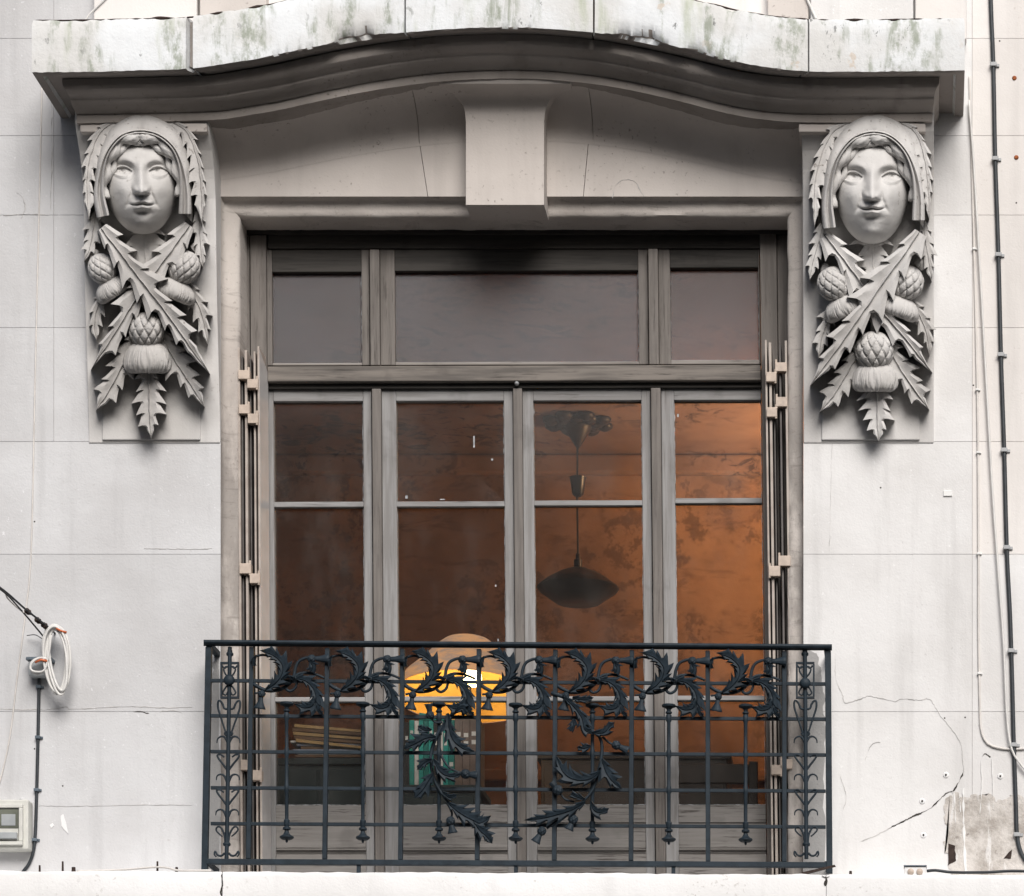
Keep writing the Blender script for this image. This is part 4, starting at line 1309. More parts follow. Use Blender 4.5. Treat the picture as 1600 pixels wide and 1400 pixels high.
for i, (a, b) in enumerate(BARS): upright(a, 6.8, 1010.5 + (a - 320) * .0072, b, 1341 + (b - 325) * .0055, 'vertical_bar')
for y in (1063, 1118, 1174, 1230.5, 1286.5):
    rbox(MB(), 329, y - 2.6, 1290, y + 2.6, Y0=YR - .006, Y1=YR + .006).build('horizontal_bar', IR, rail, bevel=.0012)
rbox(MB(), 322, 1341.5, 1291, 1349.5, Y0=YR - .016, Y1=YR + .016).build('bottom_rail', IR, rail, bevel=.0015)
for px in (560, 806, 1052): MB().pbox(px - 3, 1351, px + 3, 1376, YR - .008, YR + .008).build('foot', IR, rail, bevel=.0015)

def iron_map(px, py, h): return P(px, py, YR - .004 - h / PXM)

# turned spindles with bell drops
def spindle(px, first=None):
    b = P(px, 1286.5 + (px - 325) * .0055, YR)
    if first is not None:
        return dup_tree(first, rail, (b[0] - first['bx'], 0, b[2] - first['bz']))
    sc = (D + YR) / D / PXM
    def Z(py): return P(px, py + (px - 325) * .0055, YR)[2]
    V, F = lathe([(.0075, Z(1290) - b[2])] + [(r, Z(y) - b[2]) for r, y in ((.0075, 1237), (.0105, 1234.5), (.0105, 1226.5), (.0075, 1224), (.0075, 1181), (.0105, 1178), (.0105, 1170), (.0075, 1167), (.0075, 1125), (.0115, 1122), (.0115, 1114), (.008, 1112))], (b[0], YR, b[2]), 14)
    o = build('spindle', V, F, IR, rail, smooth=True, sharp=35)
    V, F = lathe([(r, Z(y) - b[2]) for r, y in ((.002, 1316), (.005, 1314.5), (.005, 1311.5), (.020, 1311), (.0285, 1308.5), (.0285, 1306.5), (.017, 1304), (.010, 1300.5), (.008, 1297), (.016, 1295.5), (.016, 1292.5), (.009, 1291), (.012, 1288), (.012, 1281), (.0075, 1279))], (b[0], YR, b[2]), 20)
    build('bell_drop', V, F, IR, o, smooth=True, sharp=40)
    V, F = lathe([(r, Z(y) - b[2]) for r, y in ((.008, 1112), (.013, 1110.5), (.013, 1108.5), (.008, 1107), (.009, 1104.5), (.017, 1102), (.0275, 1100.5), (.0285, 1098), (.026, 1097), (.0, 1098))], (b[0], YR, b[2]), 20)
    build('cup', V, F, IR, o, smooth=True, sharp=40)
    o['bx'], o['bz'] = b[0], b[2]
    return o
sp0 = spindle(448)
for px in (567, 686, 805.7, 925.7, 1045, 1165): spindle(px, sp0)
for o in list(rail.children):
    for k in ('bx', 'bz'):
        if k in o: del o[k]

def itube(pts, r, n=24, r1=None, z=0.0):
    q = smooth_path(pts, n)
    R = np.linspace(r, r1 if r1 is not None else r, n)
    return tube([P(x, y, YR - .006 - z) for x, y in q], R, 8)

def ileaf(mids, Wd, teeth, seed, side=(1, 1), H=7, th=1.6, taper=.55, base=.35, fwd=1.3, lift=4):
    return leaf_mesh(mids, Wd, teeth, H, th, lambda x, y, h: iron_map(x, y, h + lift), n_back=True, seed=seed, side=side, taper=taper, base=base, fwd=fwd, notch=.48, droop=.25)

def ithistle(name, bx, by, R, ang, L, R1, parent, lift=6):
    m3 = lambda x, y, h: iron_map(x, y, h + lift)
    V, F = thistle_bulb(bx, by, R, R * 1.05, ang, 0, m3, 48, 32, 6, 2.2, .26)
    o = build(name, V, F, IR, parent, smooth=True)
    ex, ey = bx + math.cos(ang) * R * .7, by + math.sin(ang) * R * .7
    V, F = thistle_tuft(ex, ey, R * .72, R1, L, ang, 0, m3, nu=56, ridges=9, bell=True)
    build('floret', V, F, IR, o, smooth=True)
    return o

# one bay of the scroll frieze, then its copies
def frieze(b):
    """b: x of the bar at the bay's left; coordinates measured in the second bay"""
    k = lambda pts: [(b + x, y) for x, y in pts]
    mb = MB()
    mb.add(*itube(k([(3, 1069), (12, 1075), (26, 1080), (44, 1078), (58, 1070), (66, 1058), (69, 1044), (74, 1034), (84, 1029), (92, 1028)]), .0078, 40, .0060))
    mb.add(*itube(k([(57, 1068), (54, 1076), (60, 1080.5), (68, 1076), (71, 1066), (68, 1058)]), .0064, 24, .005, .004))
    mb.add(*itube(k([(67, 1058), (76, 1053), (88, 1052), (102, 1055), (114, 1060)]), .0062, 24, .005))
    mb.add(*itube(k([(2, 1030), (8, 1026), (18, 1024), (28, 1026)]), .005, 18, .005))
    mb.add(*itube(k([(5, 1084), (14, 1083), (22, 1085)]), .004, 12, .004))
    o = mb.build('frieze_scroll', IR, rail, smooth=True)
    for mids, w, t, s, side in (
        (k([(22, 1078), (37, 1068), (47, 1055), (49, 1041), (42, 1030), (30, 1022), (13, 1017)]), 16.5, 9, 1, (.8, 1.15)),
        (k([(70, 1060), (85, 1064), (97, 1076), (101, 1091), (95, 1103), (82, 1106), (66, 1100)]), 16, 8, 2, (1.05, .8)),
        (k([(99, 1092), (101, 1102), (104, 1110), (112, 1118)]), 9, 3, 3, (1, 1)),
        (k([(8, 1024), (4, 1032), (5, 1042)]), 7, 2, 4, (1, 1)),
        (k([(92, 1034), (96, 1042), (92, 1050)]), 10, 2, 5, (1, 1)),
        (k([(46, 1062), (56, 1058), (66, 1062)]), 7, 2, 6, (.8, .8))):
        V, F = ileaf(mids, w, t, s, side)
        build('acanthus_leaf', V, F, IR, o, smooth=True, sharp=45)
    ithistle('thistle_bud', b + 94, 1030, 6.6, 0, 22, 8.0, o)
    ithistle('thistle_bud', b + 16, 1085, 5.6, R90 + .15, 19, 10, o)
    return o
f0 = frieze(511)
sx = (D + YR) / D / PXM
for i, (a, _) in enumerate(BARS[:-1]):
    if i == 1: continue
    dup_tree(f0, rail, ((a - 511) * sx, 0, -(a - 511) * .0055 * sx))

# the two hanging thistle branches in the middle
def branch(stems, leaves, buds):
    mb = MB()
    for pts, r0, r1 in stems: mb.add(*itube(pts, r0, 36, r1, .008))
    o = mb.build('thistle_branch', IR, rail, smooth=True)
    for i, (mids, w, t, side) in enumerate(leaves):
        V, F = ileaf(mids, w, t, 30 + i, side, lift=9)
        build('acanthus_leaf', V, F, IR, o, smooth=True, sharp=45)
    for bx, by, R, ang, L, R1 in buds: ithistle('thistle_bud', bx, by, R, ang, L, R1, o, 10)
def z6(pts): return [(540 + x / 3.5, 980 + y / 3.5) for x, y in pts]
def z7(pts): return [(800 + x / 3.5, 980 + y / 3.5) for x, y in pts]
branch([(z6([(640, 430), (590, 470), (550, 520), (510, 570), (480, 640), (465, 720), (480, 820), (520, 900), (570, 965), (640, 1020), (720, 1060), (780, 1100)]), .0085, .0045),
        (z6([(520, 700), (560, 760), (610, 790), (650, 800)]), .005, .004), (z6([(555, 960), (580, 1010), (578, 1050)]), .005, .004),
        (z6([(530, 520), (490, 520), (465, 490)]), .005, .004)],
       [(z6([(495, 600), (440, 605), (390, 630), (318, 665)]), 15, 5, (1, 1)), (z6([(470, 560), (430, 560), (395, 540)]), 12, 3, (1, 1)),
        (z6([(560, 470), (565, 540), (585, 610), (640, 660), (705, 680)]), 15, 6, (1, 1)), (z6([(480, 720), (520, 790), (580, 815), (640, 800)]), 12, 5, (1, 1)),
        (z6([(478, 800), (440, 860), (420, 890), (376, 935)]), 14, 3, (1, 1)), (z6([(470, 720), (430, 740), (392, 780)]), 9, 3, (1, 1)),
        (z6([(560, 960), (620, 1010), (690, 1050), (745, 1065), (795, 1030)]), 15, 6, (1.1, 1)), (z6([(700, 1060), (735, 1110), (770, 1140), (802, 1182)]), 15, 5, (1, 1)),
        (z6([(530, 900), (570, 930), (610, 915)]), 8, 3, (1, 1)), (z6([(600, 460), (640, 440), (660, 480)]), 10, 3, (1, 1))],
       [(*z6([(655, 803)])[0], 7.5, .1, 13, 7), (*z6([(574, 1060)])[0], 7, 1.4, 14, 8), (*z6([(462, 480)])[0], 6.5, -1.7, 13, 7)])
branch([(z7([(215, 360), (290, 385), (345, 430), (390, 500), (430, 560), (480, 600), (492, 680), (470, 800), (440, 890), (380, 960), (290, 1030), (190, 1100)]), .0085, .005),
        (z7([(495, 600), (530, 630), (560, 645)]), .0045, .004), (z7([(340, 955), (290, 940), (260, 905)]), .0045, .004), (z7([(350, 1000), (335, 1040)]), .0045, .004)],
       [(z7([(290, 385), (345, 440), (385, 500), (400, 560), (470, 590)]), 13, 6, (1.1, .8)), (z7([(440, 575), (500, 575), (530, 545), (560, 520)]), 14, 3, (1, 1)),
        (z7([(480, 790), (420, 830), (340, 830), (280, 790), (240, 700)]), 16, 6, (1, 1)), (z7([(490, 720), (520, 800), (555, 845), (600, 885)]), 16, 4, (1, 1)),
        (z7([(400, 955), (320, 1000), (220, 1030), (150, 1045), (65, 1055)]), 14, 6, (1, 1)), (z7([(430, 950), (450, 1000), (490, 1010), (530, 990)]), 10, 3, (1, 1)),
        (z7([(430, 650), (390, 660), (355, 655)]), 9, 3, (1, 1)), (z7([(340, 500), (335, 540), (318, 570)]), 9, 2, (1, 1)), (z7([(330, 385), (390, 395), (445, 385)]), 9, 3, (1, 1)),
        (z7([(400, 940), (350, 925), (320, 910)]), 9, 2, (1, 1))],
       [(*z7([(570, 645)])[0], 7, .45, 15, 7), (*z7([(250, 890)])[0], 8, -2.2, 10, 6), (*z7([(163, 1115)])[0], 7, 2.1, 15, 8), (*z7([(335, 1052)])[0], 7.5, 2.0, 12, 8)])

# narrow side panels
def side_panel(cx, tilt):
    def q(pts): return [(cx + x + tilt * (y - 1060) / 280, y) for x, y in pts]
    mb = MB()
    mb.add(*itube(q([(0, 1011), (0, 1100), (0, 1200), (0, 1342)]), .0085, 30))
    for y0, y1, hw in ((1034, 1037, 14.5), (1088, 1091, 14.5)): mb.pbox(cx - hw, y0, cx + hw, y1, YR - .010, YR + .004)
    for x in (-14.5, 12): mb.pbox(cx + x, 1037.2, cx + x + 2.8, 1087.8, YR - .010, YR + .004)
    for s in (-1, 1):
        m = lambda pts: q([(s * x, y) for x, y in pts])
        mb.add(*itube(m([(2, 1058), (7, 1052), (9, 1045), (4, 1041), (1, 1046)]), .0038, 16, .003))
        mb.add(*itube(m([(12, 1040), (8, 1044), (4, 1042)]), .0038, 12, .003))
        mb.add(*itube(m([(2, 1070), (7, 1076), (10, 1083), (5, 1086), (2, 1080)]), .0038, 16, .003))
        mb.add(*itube(m([(0, 1108), (7, 1107), (10, 1100), (14, 1095), (17, 1096), (17, 1106), (12, 1122), (6, 1140), (2, 1152)]), .0046, 36, .0036))
        mb.add(*itube(m([(1, 1160), (6, 1152), (12, 1151), (17, 1155), (18, 1161)]), .0058, 20, .0022))
        mb.add(*itube(m([(3, 1143), (6, 1146), (4, 1150)]), .005, 10, .003))
        for y in (1180, 1235):
            mb.add(*itube(m([(2, y + 22), (8, y + 14), (15, y + 5), (17, y + 0), (12, y - 1), (6, y + 3)]), .0048, 26, .0036))
            mb.add(*itube(m([(1, y + 42), (6, y + 32), (12, y + 30), (17, y + 33), (18, y + 39)]), .0058, 20, .0022))
        mb.add(*itube(m([(2, 1318), (4, 1304), (10, 1293), (15, 1292), (17, 1297), (12, 1303), (7, 1307)]), .005, 26, .003))
        mb.add(*itube(m([(3, 1333), (8, 1337), (14, 1336), (18, 1330), (19, 1335), (16, 1339)]), .005, 22, .003))
    o = mb.build('side_scroll', IR, rail, smooth=True, sharp=50)
    c = P(cx, 1063 + (cx - 325) * .0055, YR - .010)
    V, F = lathe([(0, 0), (.018, 0), (.0225, .006), (.021, .012), (.014, .018), (.0, .020)], c, 22, (0, -1, 0))
    build('boss', V, F, IR, o, smooth=True)
    for y, r in ((1022, .014), (1018, .010), (1319, .015)):
        p = P(cx + tilt * (y - 1060) / 280, y, YR)
        V, F = lathe([(.008, -.010), (r, -.005), (r * 1.05, 0), (r, .004), (.008, .010)], p, 18)
        build('collar', V, F, IR, o, smooth=True)
side_panel(358.5, -4.5)
side_panel(1258, 2)

# ================================================================== things inside the room
def ppt(px, py, Y): return Vector(P(px, py, Y))
# the black pendant with its pulley weight
YP = 4.55
pend = thing('pendant_lamp', 'black wide-brimmed pendant lamp on a long cord with a pulley weight, seen through the glass', 'pendant lamp', P(903, 945, YP))
k = (D + YP) / D / PXM
c0 = P(903, 945, YP)
zt = ZT - .002
V, F = lathe([(63 * k * .55, 3 * k), (63 * k * .97, 22 * k), (64 * k, 26 * k), (63 * k, 28 * k), (50 * k, 38 * k), (30 * k, 50 * k), (12 * k, 57 * k), (7 * k, 58 * k)], c0, 48)
build('shade', V, F, M['lamp_black'], pend, smooth=True, sharp=50)
V, F = lathe([(6.5 * k, 58 * k), (6.5 * k, 70 * k), (4 * k, 71 * k), (3 * k, 80 * k), (1 * k, 81 * k)], c0, 16)
build('lamp_holder', V, F, M['lamp_black'], pend, smooth=True, sharp=40)
V, F = tube([(c0[0], YP, c0[2] + 80 * k), (c0[0] - .004, YP, c0[2] + 165 * k), (c0[0] - .002, YP, zt - .06)], .006, 6)
build('cord', V, F, M['lamp_black'], pend)
V, F = lathe([(5 * k, 169 * k), (9 * k, 173 * k), (12.5 * k, 196 * k), (13.5 * k, 199 * k), (0, 199.5 * k)], c0, 20)
build('pulley_weight', V, F, M['lamp_black'], pend, smooth=True, sharp=40)
rose = MB()
for i in range(16):
    a = i / 16 * 2 * math.pi
    r0 = .10 + .05 * (i % 2)
    rose.add(*lathe([(0, -.004), (.05, 0), (.045, .02), (.02, .035), (0, .04)], (c0[0] + math.cos(a) * r0, YP + math.sin(a) * r0, zt - .002), 8, (0, 0, -1)))
rose.add(*lathe([(.02, 0), (.09, 0), (.07, .05), (.045, .09), (.02, .13), (.004, .15)], (c0[0], YP, zt), 20, (0, 0, -1)))
rose.build('ceiling_rose', M['dark_wood'], pend, smooth=True)

# the glowing dome lamp
YL = 1.15
dl = thing('dome_lamp', 'lit dome floor lamp, worn terracotta shell with a glowing yellow lining, behind the second casement', 'lamp', (P(726, 1088, YL)[0], YL, ZF))
c = np.array(P(728, 1089, YL)); kk = (D + YL) / D / PXM
tl = math.radians(9)
axv = np.array([0, -math.sin(tl) * -1, math.cos(tl)])
R = 112 * kk
outp = [(R, 0), (R * 1.012, .008), (R * .97, .035), (R * .86, .085), (R * .70, .135), (R * .55, .185), (R * .44, .225), (R * .34, .252), (R * .18, .268), (.0, .272)]
inp = [(R * .985, .001), (R * .94, .03), (R * .83, .075), (R * .67, .122), (R * .52, .17), (R * .40, .21), (R * .2, .24), (0, .245)]
V, F = lathe(outp, c, 64, axv); F = F[:-2]
sh = build('shell', V, F, M['lamp_shell'], dl, smooth=True)
V, F = lathe(inp, c, 64, axv); F = F[:-2]
build('lining', V, F, M['lamp_in'], dl, smooth=True)
bc = c + axv * .085 + np.array([.03, -.02, 0])
V, F = lathe([(.0, -.045), (.028, -.034), (.042, -.008), (.040, .018), (.022, .045), (.014, .06), (.0, .06)], bc, 20, axv)
build('bulb', V, F, M['bulb'], dl, smooth=True)
V, F = tube([c + axv * .24, np.array([c[0], YL + .10, c[2] + .08]), np.array([c[0], YL + .16, ZF + .03])], .012, 10)
build('stand', V, F, M['lamp_black'], dl, smooth=True)
V, F = lathe([(.15, 0), (.15, .015), (.03, .03), (.0, .03)], (c[0], YL + .16, ZF), 28)
build('foot_plate', V, F, M['lamp_black'], dl, smooth=True, sharp=40)
pl = bpy.data.lights.new('dome_lamp_light', 'POINT'); pl.energy = 2.4; pl.color = (1.0, .66, .30); pl.shadow_soft_size = .05
po = bpy.data.objects.new('dome_lamp_light', pl); COL.objects.link(po); po.location = tuple(bc - axv * .075 + np.array([-.05, 0, 0]))
# a second warm lamp further in, round the right-hand jamb: its glow is what the photo shows on the wall
wl = thing('wall_sconce', 'warm wall lamp deep in the room, round the right jamb, its orange glow showing', 'wall lamp', (1.66, 4.3, .55))
V, F = lathe([(.05, 0), (.11, .16), (.10, .16), (.04, .005)], (1.56, 4.3, .62), 24); build('shade', V, F[:-2], M['lamp_shell'], wl, smooth=True)
V, F = tube([(1.70, 4.3, .58), (1.60, 4.3, .57), (1.56, 4.3, .62)], .012, 8); build('arm', V, F, M['lamp_black'], wl, smooth=True)
V, F = lathe([(0, -.03), (.03, -.01), (.03, .02), (0, .05)], (1.56, 4.3, .70), 14); build('bulb', V, F, M['bulb'], wl, smooth=True)
pl2 = bpy.data.lights.new('wall_sconce_light', 'POINT'); pl2.energy = 74; pl2.color = (1.0, .66, .36); pl2.shadow_soft_size = .08
po2 = bpy.data.objects.new('wall_sconce_light', pl2); COL.objects.link(po2); po2.location = (1.50, 4.28, .82)

# cabinets, papers, blocks for a pane reflection
def stand_box(name, label, cat, x0, y0, x1, Y0, Y1, mat):
    a, b = P(x0, y0, Y0), P(x1, y0, Y0)
    t = thing(name, label, cat, ((a[0] + b[0]) / 2, (Y0 + Y1) / 2, ZF))
    MB().box(a[0], b[0], Y0, Y1, a[2] - .028, a[2]).build('top', M[mat], t, bevel=.003)
    MB().box(a[0] + .02, b[0] - .02, Y0 + .015, Y1 - .01, ZF, a[2] - .0285).build('body', M[mat], t, bevel=.003)
    n = 2
    for i in range(n):
        w = (b[0] - a[0] - .06) / n
        MB().box(a[0] + .03 + w * i + .004, a[0] + .03 + w * (i + 1) - .004, Y0 + .003, Y0 + .0148, ZF + .08, a[2] - .05).build('door', M[mat], t, bevel=.003)
    return t, a, b
cab, ca, cb = stand_box('low_cabinet', 'dark teal low cabinet behind the left casement with papers on top', 'cabinet', 405, 1184, 588, .55, .95, 'teal_wood')
zc = ca[2]
rs = random.Random(5)
for i, (x0, x1, y0, y1, tilt, mat) in enumerate(((462, 575, 1180, 1184, 0, 'paper_brown'), (466, 572, 1175.5, 1179.5, 0, 'paper_white'), (458, 560, 1171, 1175, .0, 'paper_blue'), (470, 578, 1166, 1170.5, 0, 'paper_brown'), (464, 566, 1161, 1165.5, 0, 'paper_blue'), (454, 520, 1157, 1160.5, 0, 'paper_white'))):
    a, b = P(x0, y1, .62), P(x1, y0, .62)
    lab = ('thin brown folder lying at the bottom of the paper pile', 'white paper bundle second from the bottom of the pile', 'blue grey folder low in the paper pile', 'brown folder in the middle of the paper pile', 'blue grey folder near the top of the pile', 'short white paper bundle on the flat part of the pile')[i]
    o = MB().box(a[0], b[0], .60 + rs.uniform(-.01, .02), .86, a[2], b[2] - .0006).build('folder', M[mat], None, bevel=.001)
    tag(o, lab, 'folder', 'folders piled on the cabinet')
for i, (xa, ya, xb, yb, mat, lab) in enumerate(((462, 1154, 585, 1168, 'paper_tan', 'tan paper sheaf sloping on top of the folders, lower one'), (460, 1149, 588, 1160, 'paper_brown', 'dark brown sheaf sloping on top of the pile, middle one'), (458, 1143, 590, 1154, 'paper_tan', 'tan paper sheaf sloping on top of the folders, middle one'), (456, 1137, 592, 1147, 'paper_brown', 'dark brown sheaf sloping near the top of the pile'), (460, 1131, 594, 1143, 'paper_tan', 'topmost tan paper sheaf sloping down to the right'))):
    q = [(xa, ya), (xb, yb), (xb, yb + 3.4), (xa, ya + 5.0)]
    tag(MB().quadbox(q, .60 + i * .004, .84).build('paper_sheaf', M[mat], None), lab, 'paper', 'paper sheaves sloping on the folder pile')
sd, da, db = stand_box('low_shelf_unit', 'dark teal low shelf behind the second casement carrying the blocks added for a reflection', 'shelf', 606, 1226, 752, .62, .95, 'teal_wood')
mirror_blocks = [(612, 622, 1142, 'mirror_brown'), (623, 631, 1140, 'mirror_white'), (632, 639, 1128, 'mirror_dark'), (639.5, 647, 1125, 'mirror_teal'), (647.5, 654, 1126, 'mirror_white'), (654.5, 661, 1124, 'mirror_teal'), (661.5, 669, 1122, 'mirror_green'), (669.5, 677, 1125, 'mirror_teal'), (677.5, 684, 1121, 'mirror_dark'), (684.5, 692, 1126, 'mirror_white'), (692.5, 700, 1122, 'mirror_teal'), (700.5, 710, 1124, 'mirror_green'), (710.5, 722, 1120, 'mirror_brown'), (722.5, 734, 1122, 'mirror_brown'), (734.5, 747, 1119, 'mirror_brown')]  # coloured blocks added for a teal-shuttered facade reflected in the pane
desc = {'mirror_teal': 'teal block added for a reflection', 'mirror_green': 'dark green block added for a reflection', 'mirror_white': 'white block added for a reflection', 'mirror_brown': 'brown block added for a reflection', 'mirror_dark': 'black block added for a reflection'}
pos = ['at the far left end of the row', 'second from the left end of the row', 'third from the left end, beside a white one', 'leftmost teal one, beside a black one', 'between the two leftmost teal ones', 'second teal one from the left', 'between the second and third teal ones', 'third teal one from the left', 'right of the third teal one', 'left of the rightmost teal one', 'rightmost teal one of the row', 'next to the brown ones at the right', 'first of three at the right end', 'middle of three at the right end', 'last at the right end of the row']
for (x0, x1, y0, mat), ps in zip(mirror_blocks, pos):
    a, b = P(x0, y0, .66), P(x1, y0, .66)
    zb = da[2]
    t = thing('mirror_block', desc[mat] + ', ' + ps, 'mirror_shape', ((a[0] + b[0]) / 2, .76, zb), 'blocks added on the low shelf for a pane reflection')
    MB().box(a[0], b[0], .66, .88, zb, a[2]).build('case', M[mat], t, bevel=.0015)
    w = b[0] - a[0]
    for zz in ((.78,), (.30,), (.6, .72))[int(x0) % 3]:
        MB().box(a[0] + w * .2, b[0] - w * .2, .6575, .6598, zb + (a[2] - zb) * zz, zb + (a[2] - zb) * (zz + .06)).build('mirror_band', M['mirror_white' if mat != 'mirror_white' else 'mirror_dark'], t)
tag(MB().quadbox([(655, 1113), (700, 1121), (700, 1126), (655, 1124)], .655, .86).build('mirror_slab', M['mirror_teal'], None, bevel=.002), 'slanted teal slab added for the pane reflection, across the teal blocks', 'folder')
# dark sideboard and chair at the back right
sbt, sa, sb_ = stand_box('dark_sideboard', 'dark polished sideboard against the orange wall behind the right casements', 'sideboard', 838, 1176, 1142, 1.7, 2.2, 'dark_wood')
ch = thing('wooden_chair', 'dark wooden chair with a tall back behind the rightmost casement', 'chair', (P(1105, 1200, 1.35)[0], 1.35, ZF))
cx = P(1105, 1200, 1.35)[0]
for sx_ in (-1, 1):
    MB().box(cx + sx_ * .20 - .02, cx + sx_ * .20 + .02, 1.50, 1.54, ZF, -.98).build('leg', M['dark_wood'], ch, bevel=.004)
    MB().box(cx + sx_ * .20 - .02, cx + sx_ * .20 + .02, 1.12, 1.16, ZF, -1.37).build('leg', M['dark_wood'], ch, bevel=.004)
MB().box(cx - .23, cx + .23, 1.10, 1.4985, -1.3695, -1.33).build('seat', M['dark_wood'], ch, bevel=.008)
for z0, z1 in ((-1.22, -1.12), (-1.08, -.99)): MB().box(cx - .179, cx + .179, 1.507, 1.533, z0, z1).build('back_rail', M['dark_wood'], ch, bevel=.006)

# ================================================================== cables, boxes and odds and ends on the wall
def wire(pts, r_px, mat, Y=None, n=None):
    q = smooth_path(pts, n or max(12, len(pts) * 10))
    r = r_px / PXM
    yy = -r - .001 if Y is None else Y
    return tube([(wx(x), yy, wz(y)) for x, y in q], r, 8)
def cable(name, label, pts, r_px, mat, clips=(), clipmat='clip', cat='cable', Y=None):
    V, F = wire(pts, r_px, mat, Y)
    o = build(name, V, F, M[mat], None, smooth=True)
    tag(o, label, cat)
    q = smooth_path(pts, 400)
    for y in clips:
        i = int(np.argmin(np.abs(q[:, 1] - y)))
        x = q[i, 0]
        s = r_px / PXM
        mb = MB()
        mb.box(wx(x) - s * 1.5, wx(x) + s * 1.5, -2 * s - .006, .0, wz(y) - s * .9, wz(y) + s * .9)
        mb.box(wx(x) + s * 1.55, wx(x) + s * 2.8, -.008, .0, wz(y) - s * .7, wz(y) + s * .7)
        mb.build('clip', M[clipmat], o, bevel=.0015)
    return o
cable('black_cable', 'thick black cable clipped down the wall near the right edge', [(1546, -60), (1549, 30), (1552, 103), (1555, 250), (1560, 400), (1564, 560), (1569, 705), (1573, 858), (1578, 960), (1581, 1050), (1584, 1165), (1587, 1250), (1589, 1305), (1596, 1335), (1612, 1358)], 3.4, 'cable_black', (103, 250, 400, 556, 705, 857, 1018, 1165, 1305), 'clip')
cable('pale_cable', 'thin pale cable running down the wall, turning right near the bottom', [(1515, 120), (1517, 200), (1522, 390), (1526, 560), (1528, 690), (1529, 860), (1529, 980), (1531, 1100), (1533, 1140), (1541, 1160), (1556, 1168), (1580, 1171), (1620, 1169)], 1.8, 'cable_grey', (390, 610, 708, 866, 1053), 'drip')
cable('pale_cable', 'thin pale cable left of the black cable, slanting across it at the bottom', [(1514, 160), (1524, 300), (1541, 600), (1550, 760), (1560, 900), (1568, 1010), (1573, 1120), (1580, 1170), (1592, 1192), (1612, 1216)], 1.8, 'cable_white', (), 'drip', Y=-.019)
cable('thin_white_wire', 'thin white wire hanging down the left wall from the cornice corner', [(66, 130), (62, 300), (55, 600), (49, 860), (40, 960), (27, 1060), (16, 1150), (0, 1222), (-14, 1260)], 1.2, 'cable_grey')
cable('white_wire_above', 'white wire coming down onto the cornice at upper left', [(196, -20), (170, 8), (146, 32), (135, 50)], 1.4, 'cable_white', Y=-.062)
cable('white_wire_above', 'white wire looped down behind the cornice joint at upper right', [(1255, -30), (1260, 2), (1268, 22), (1276, 40)], 2.0, 'cable_white', Y=-.064)
cable('dark_cable', 'dark cable running down from the junction box to the ledge', [(62, 1056), (61, 1110), (60, 1160), (58, 1240), (56, 1300), (53, 1330), (46, 1350), (36, 1364), (30, 1380)], 2.6, 'cable_black', (1074, 1153, 1235, 1313), 'box_dark')
yl = -.200
def onled(px, py, Y=yl): return P(px, py, Y)
V, F = tube([onled(x, y, -.30) for x, y in smooth_path([(1448, 1361), (1462, 1360), (1490, 1363), (1540, 1363), (1580, 1361), (1625, 1362)], 50)], .006, 8)
tag(build('black_cable_on_ledge', V, F, M['cable_black'], None, smooth=True), 'black cable lying along the ledge at bottom right from the white socket', 'cable')
V, F = tube([onled(x, y, -.30) for x, y in smooth_path([(120, 1361), (190, 1359), (240, 1355), (262, 1356), (280, 1360), (330, 1360)], 40)], .0042, 8)
tag(build('grey_wire_on_ledge', V, F, M['cable_grey'], None, smooth=True), 'thin pale wire lying on the ledge at bottom left', 'wire')
def stub(px, py0, py1, r, label):
    a, b = P(px, py1 + 8, -.29), P(px, py0, -.29)
    V, F = lathe([(r, 0), (r * 1.05, (b[2] - a[2]) * .5), (r * .9, b[2] - a[2]), (0, b[2] - a[2] + .001)], a, 10)
    tag(build('iron_bolt', V, F, M['rust_dark'], None, smooth=True, sharp=40), label, 'bolt', 'rusty bolts standing on the ledge')
stub(62, 1352, 1362, .0042, 'rusty bolt stub on the ledge beside the dark cable, leftmost')
stub(98, 1346, 1362, .0042, 'tall rusty bolt stub on the ledge near the peeled paint chips')
stub(115, 1355, 1362, .0085, 'squat thick rusty bolt on the ledge right of the tall one')
stub(246, 1346, 1360, .0042, 'rusty bolt stub on the ledge above the pale wire')
stub(276, 1355, 1361, .006, 'small rusty bolt on the ledge at the end of the pale wire')
stub(1329, 1361, 1366, .006, 'low rusty bolt on the ledge just right of the railing')
# tool-like scrap of iron by the railing foot
tag(MB().quadbox([(1252, 1363), (1304, 1351), (1306, 1353.5), (1254, 1367)], -.285, -.27).build('iron_scrap', M['rust_dark'], None, bevel=.001), 'dark pointed strip of scrap metal at the right foot of the railing', 'scrap')
# white double socket on the ledge
sk = thing('socket_box', 'small white double socket box standing on the ledge at bottom right', 'socket', P(1430, 1370, -.27))
MB().pbox(1413, 1354, 1447, 1374, -.30, -.24).build('case', M['ledge'], sk, bevel=.003)
MB().pbox(1412, 1351.5, 1448, 1353.5, -.305, -.238).build('lid', M['box_dark'], sk, bevel=.001)
for px in (1423, 1437):
    p = P(px, 1362, -.30)
    V, F = lathe([(0, 0), (.013, 0), (.0125, .006), (.008, .0085), (0, .009)], p, 18, (0, -1, 0))
    build('knob', V, F, M['hinge'], sk, smooth=True, sharp=40)
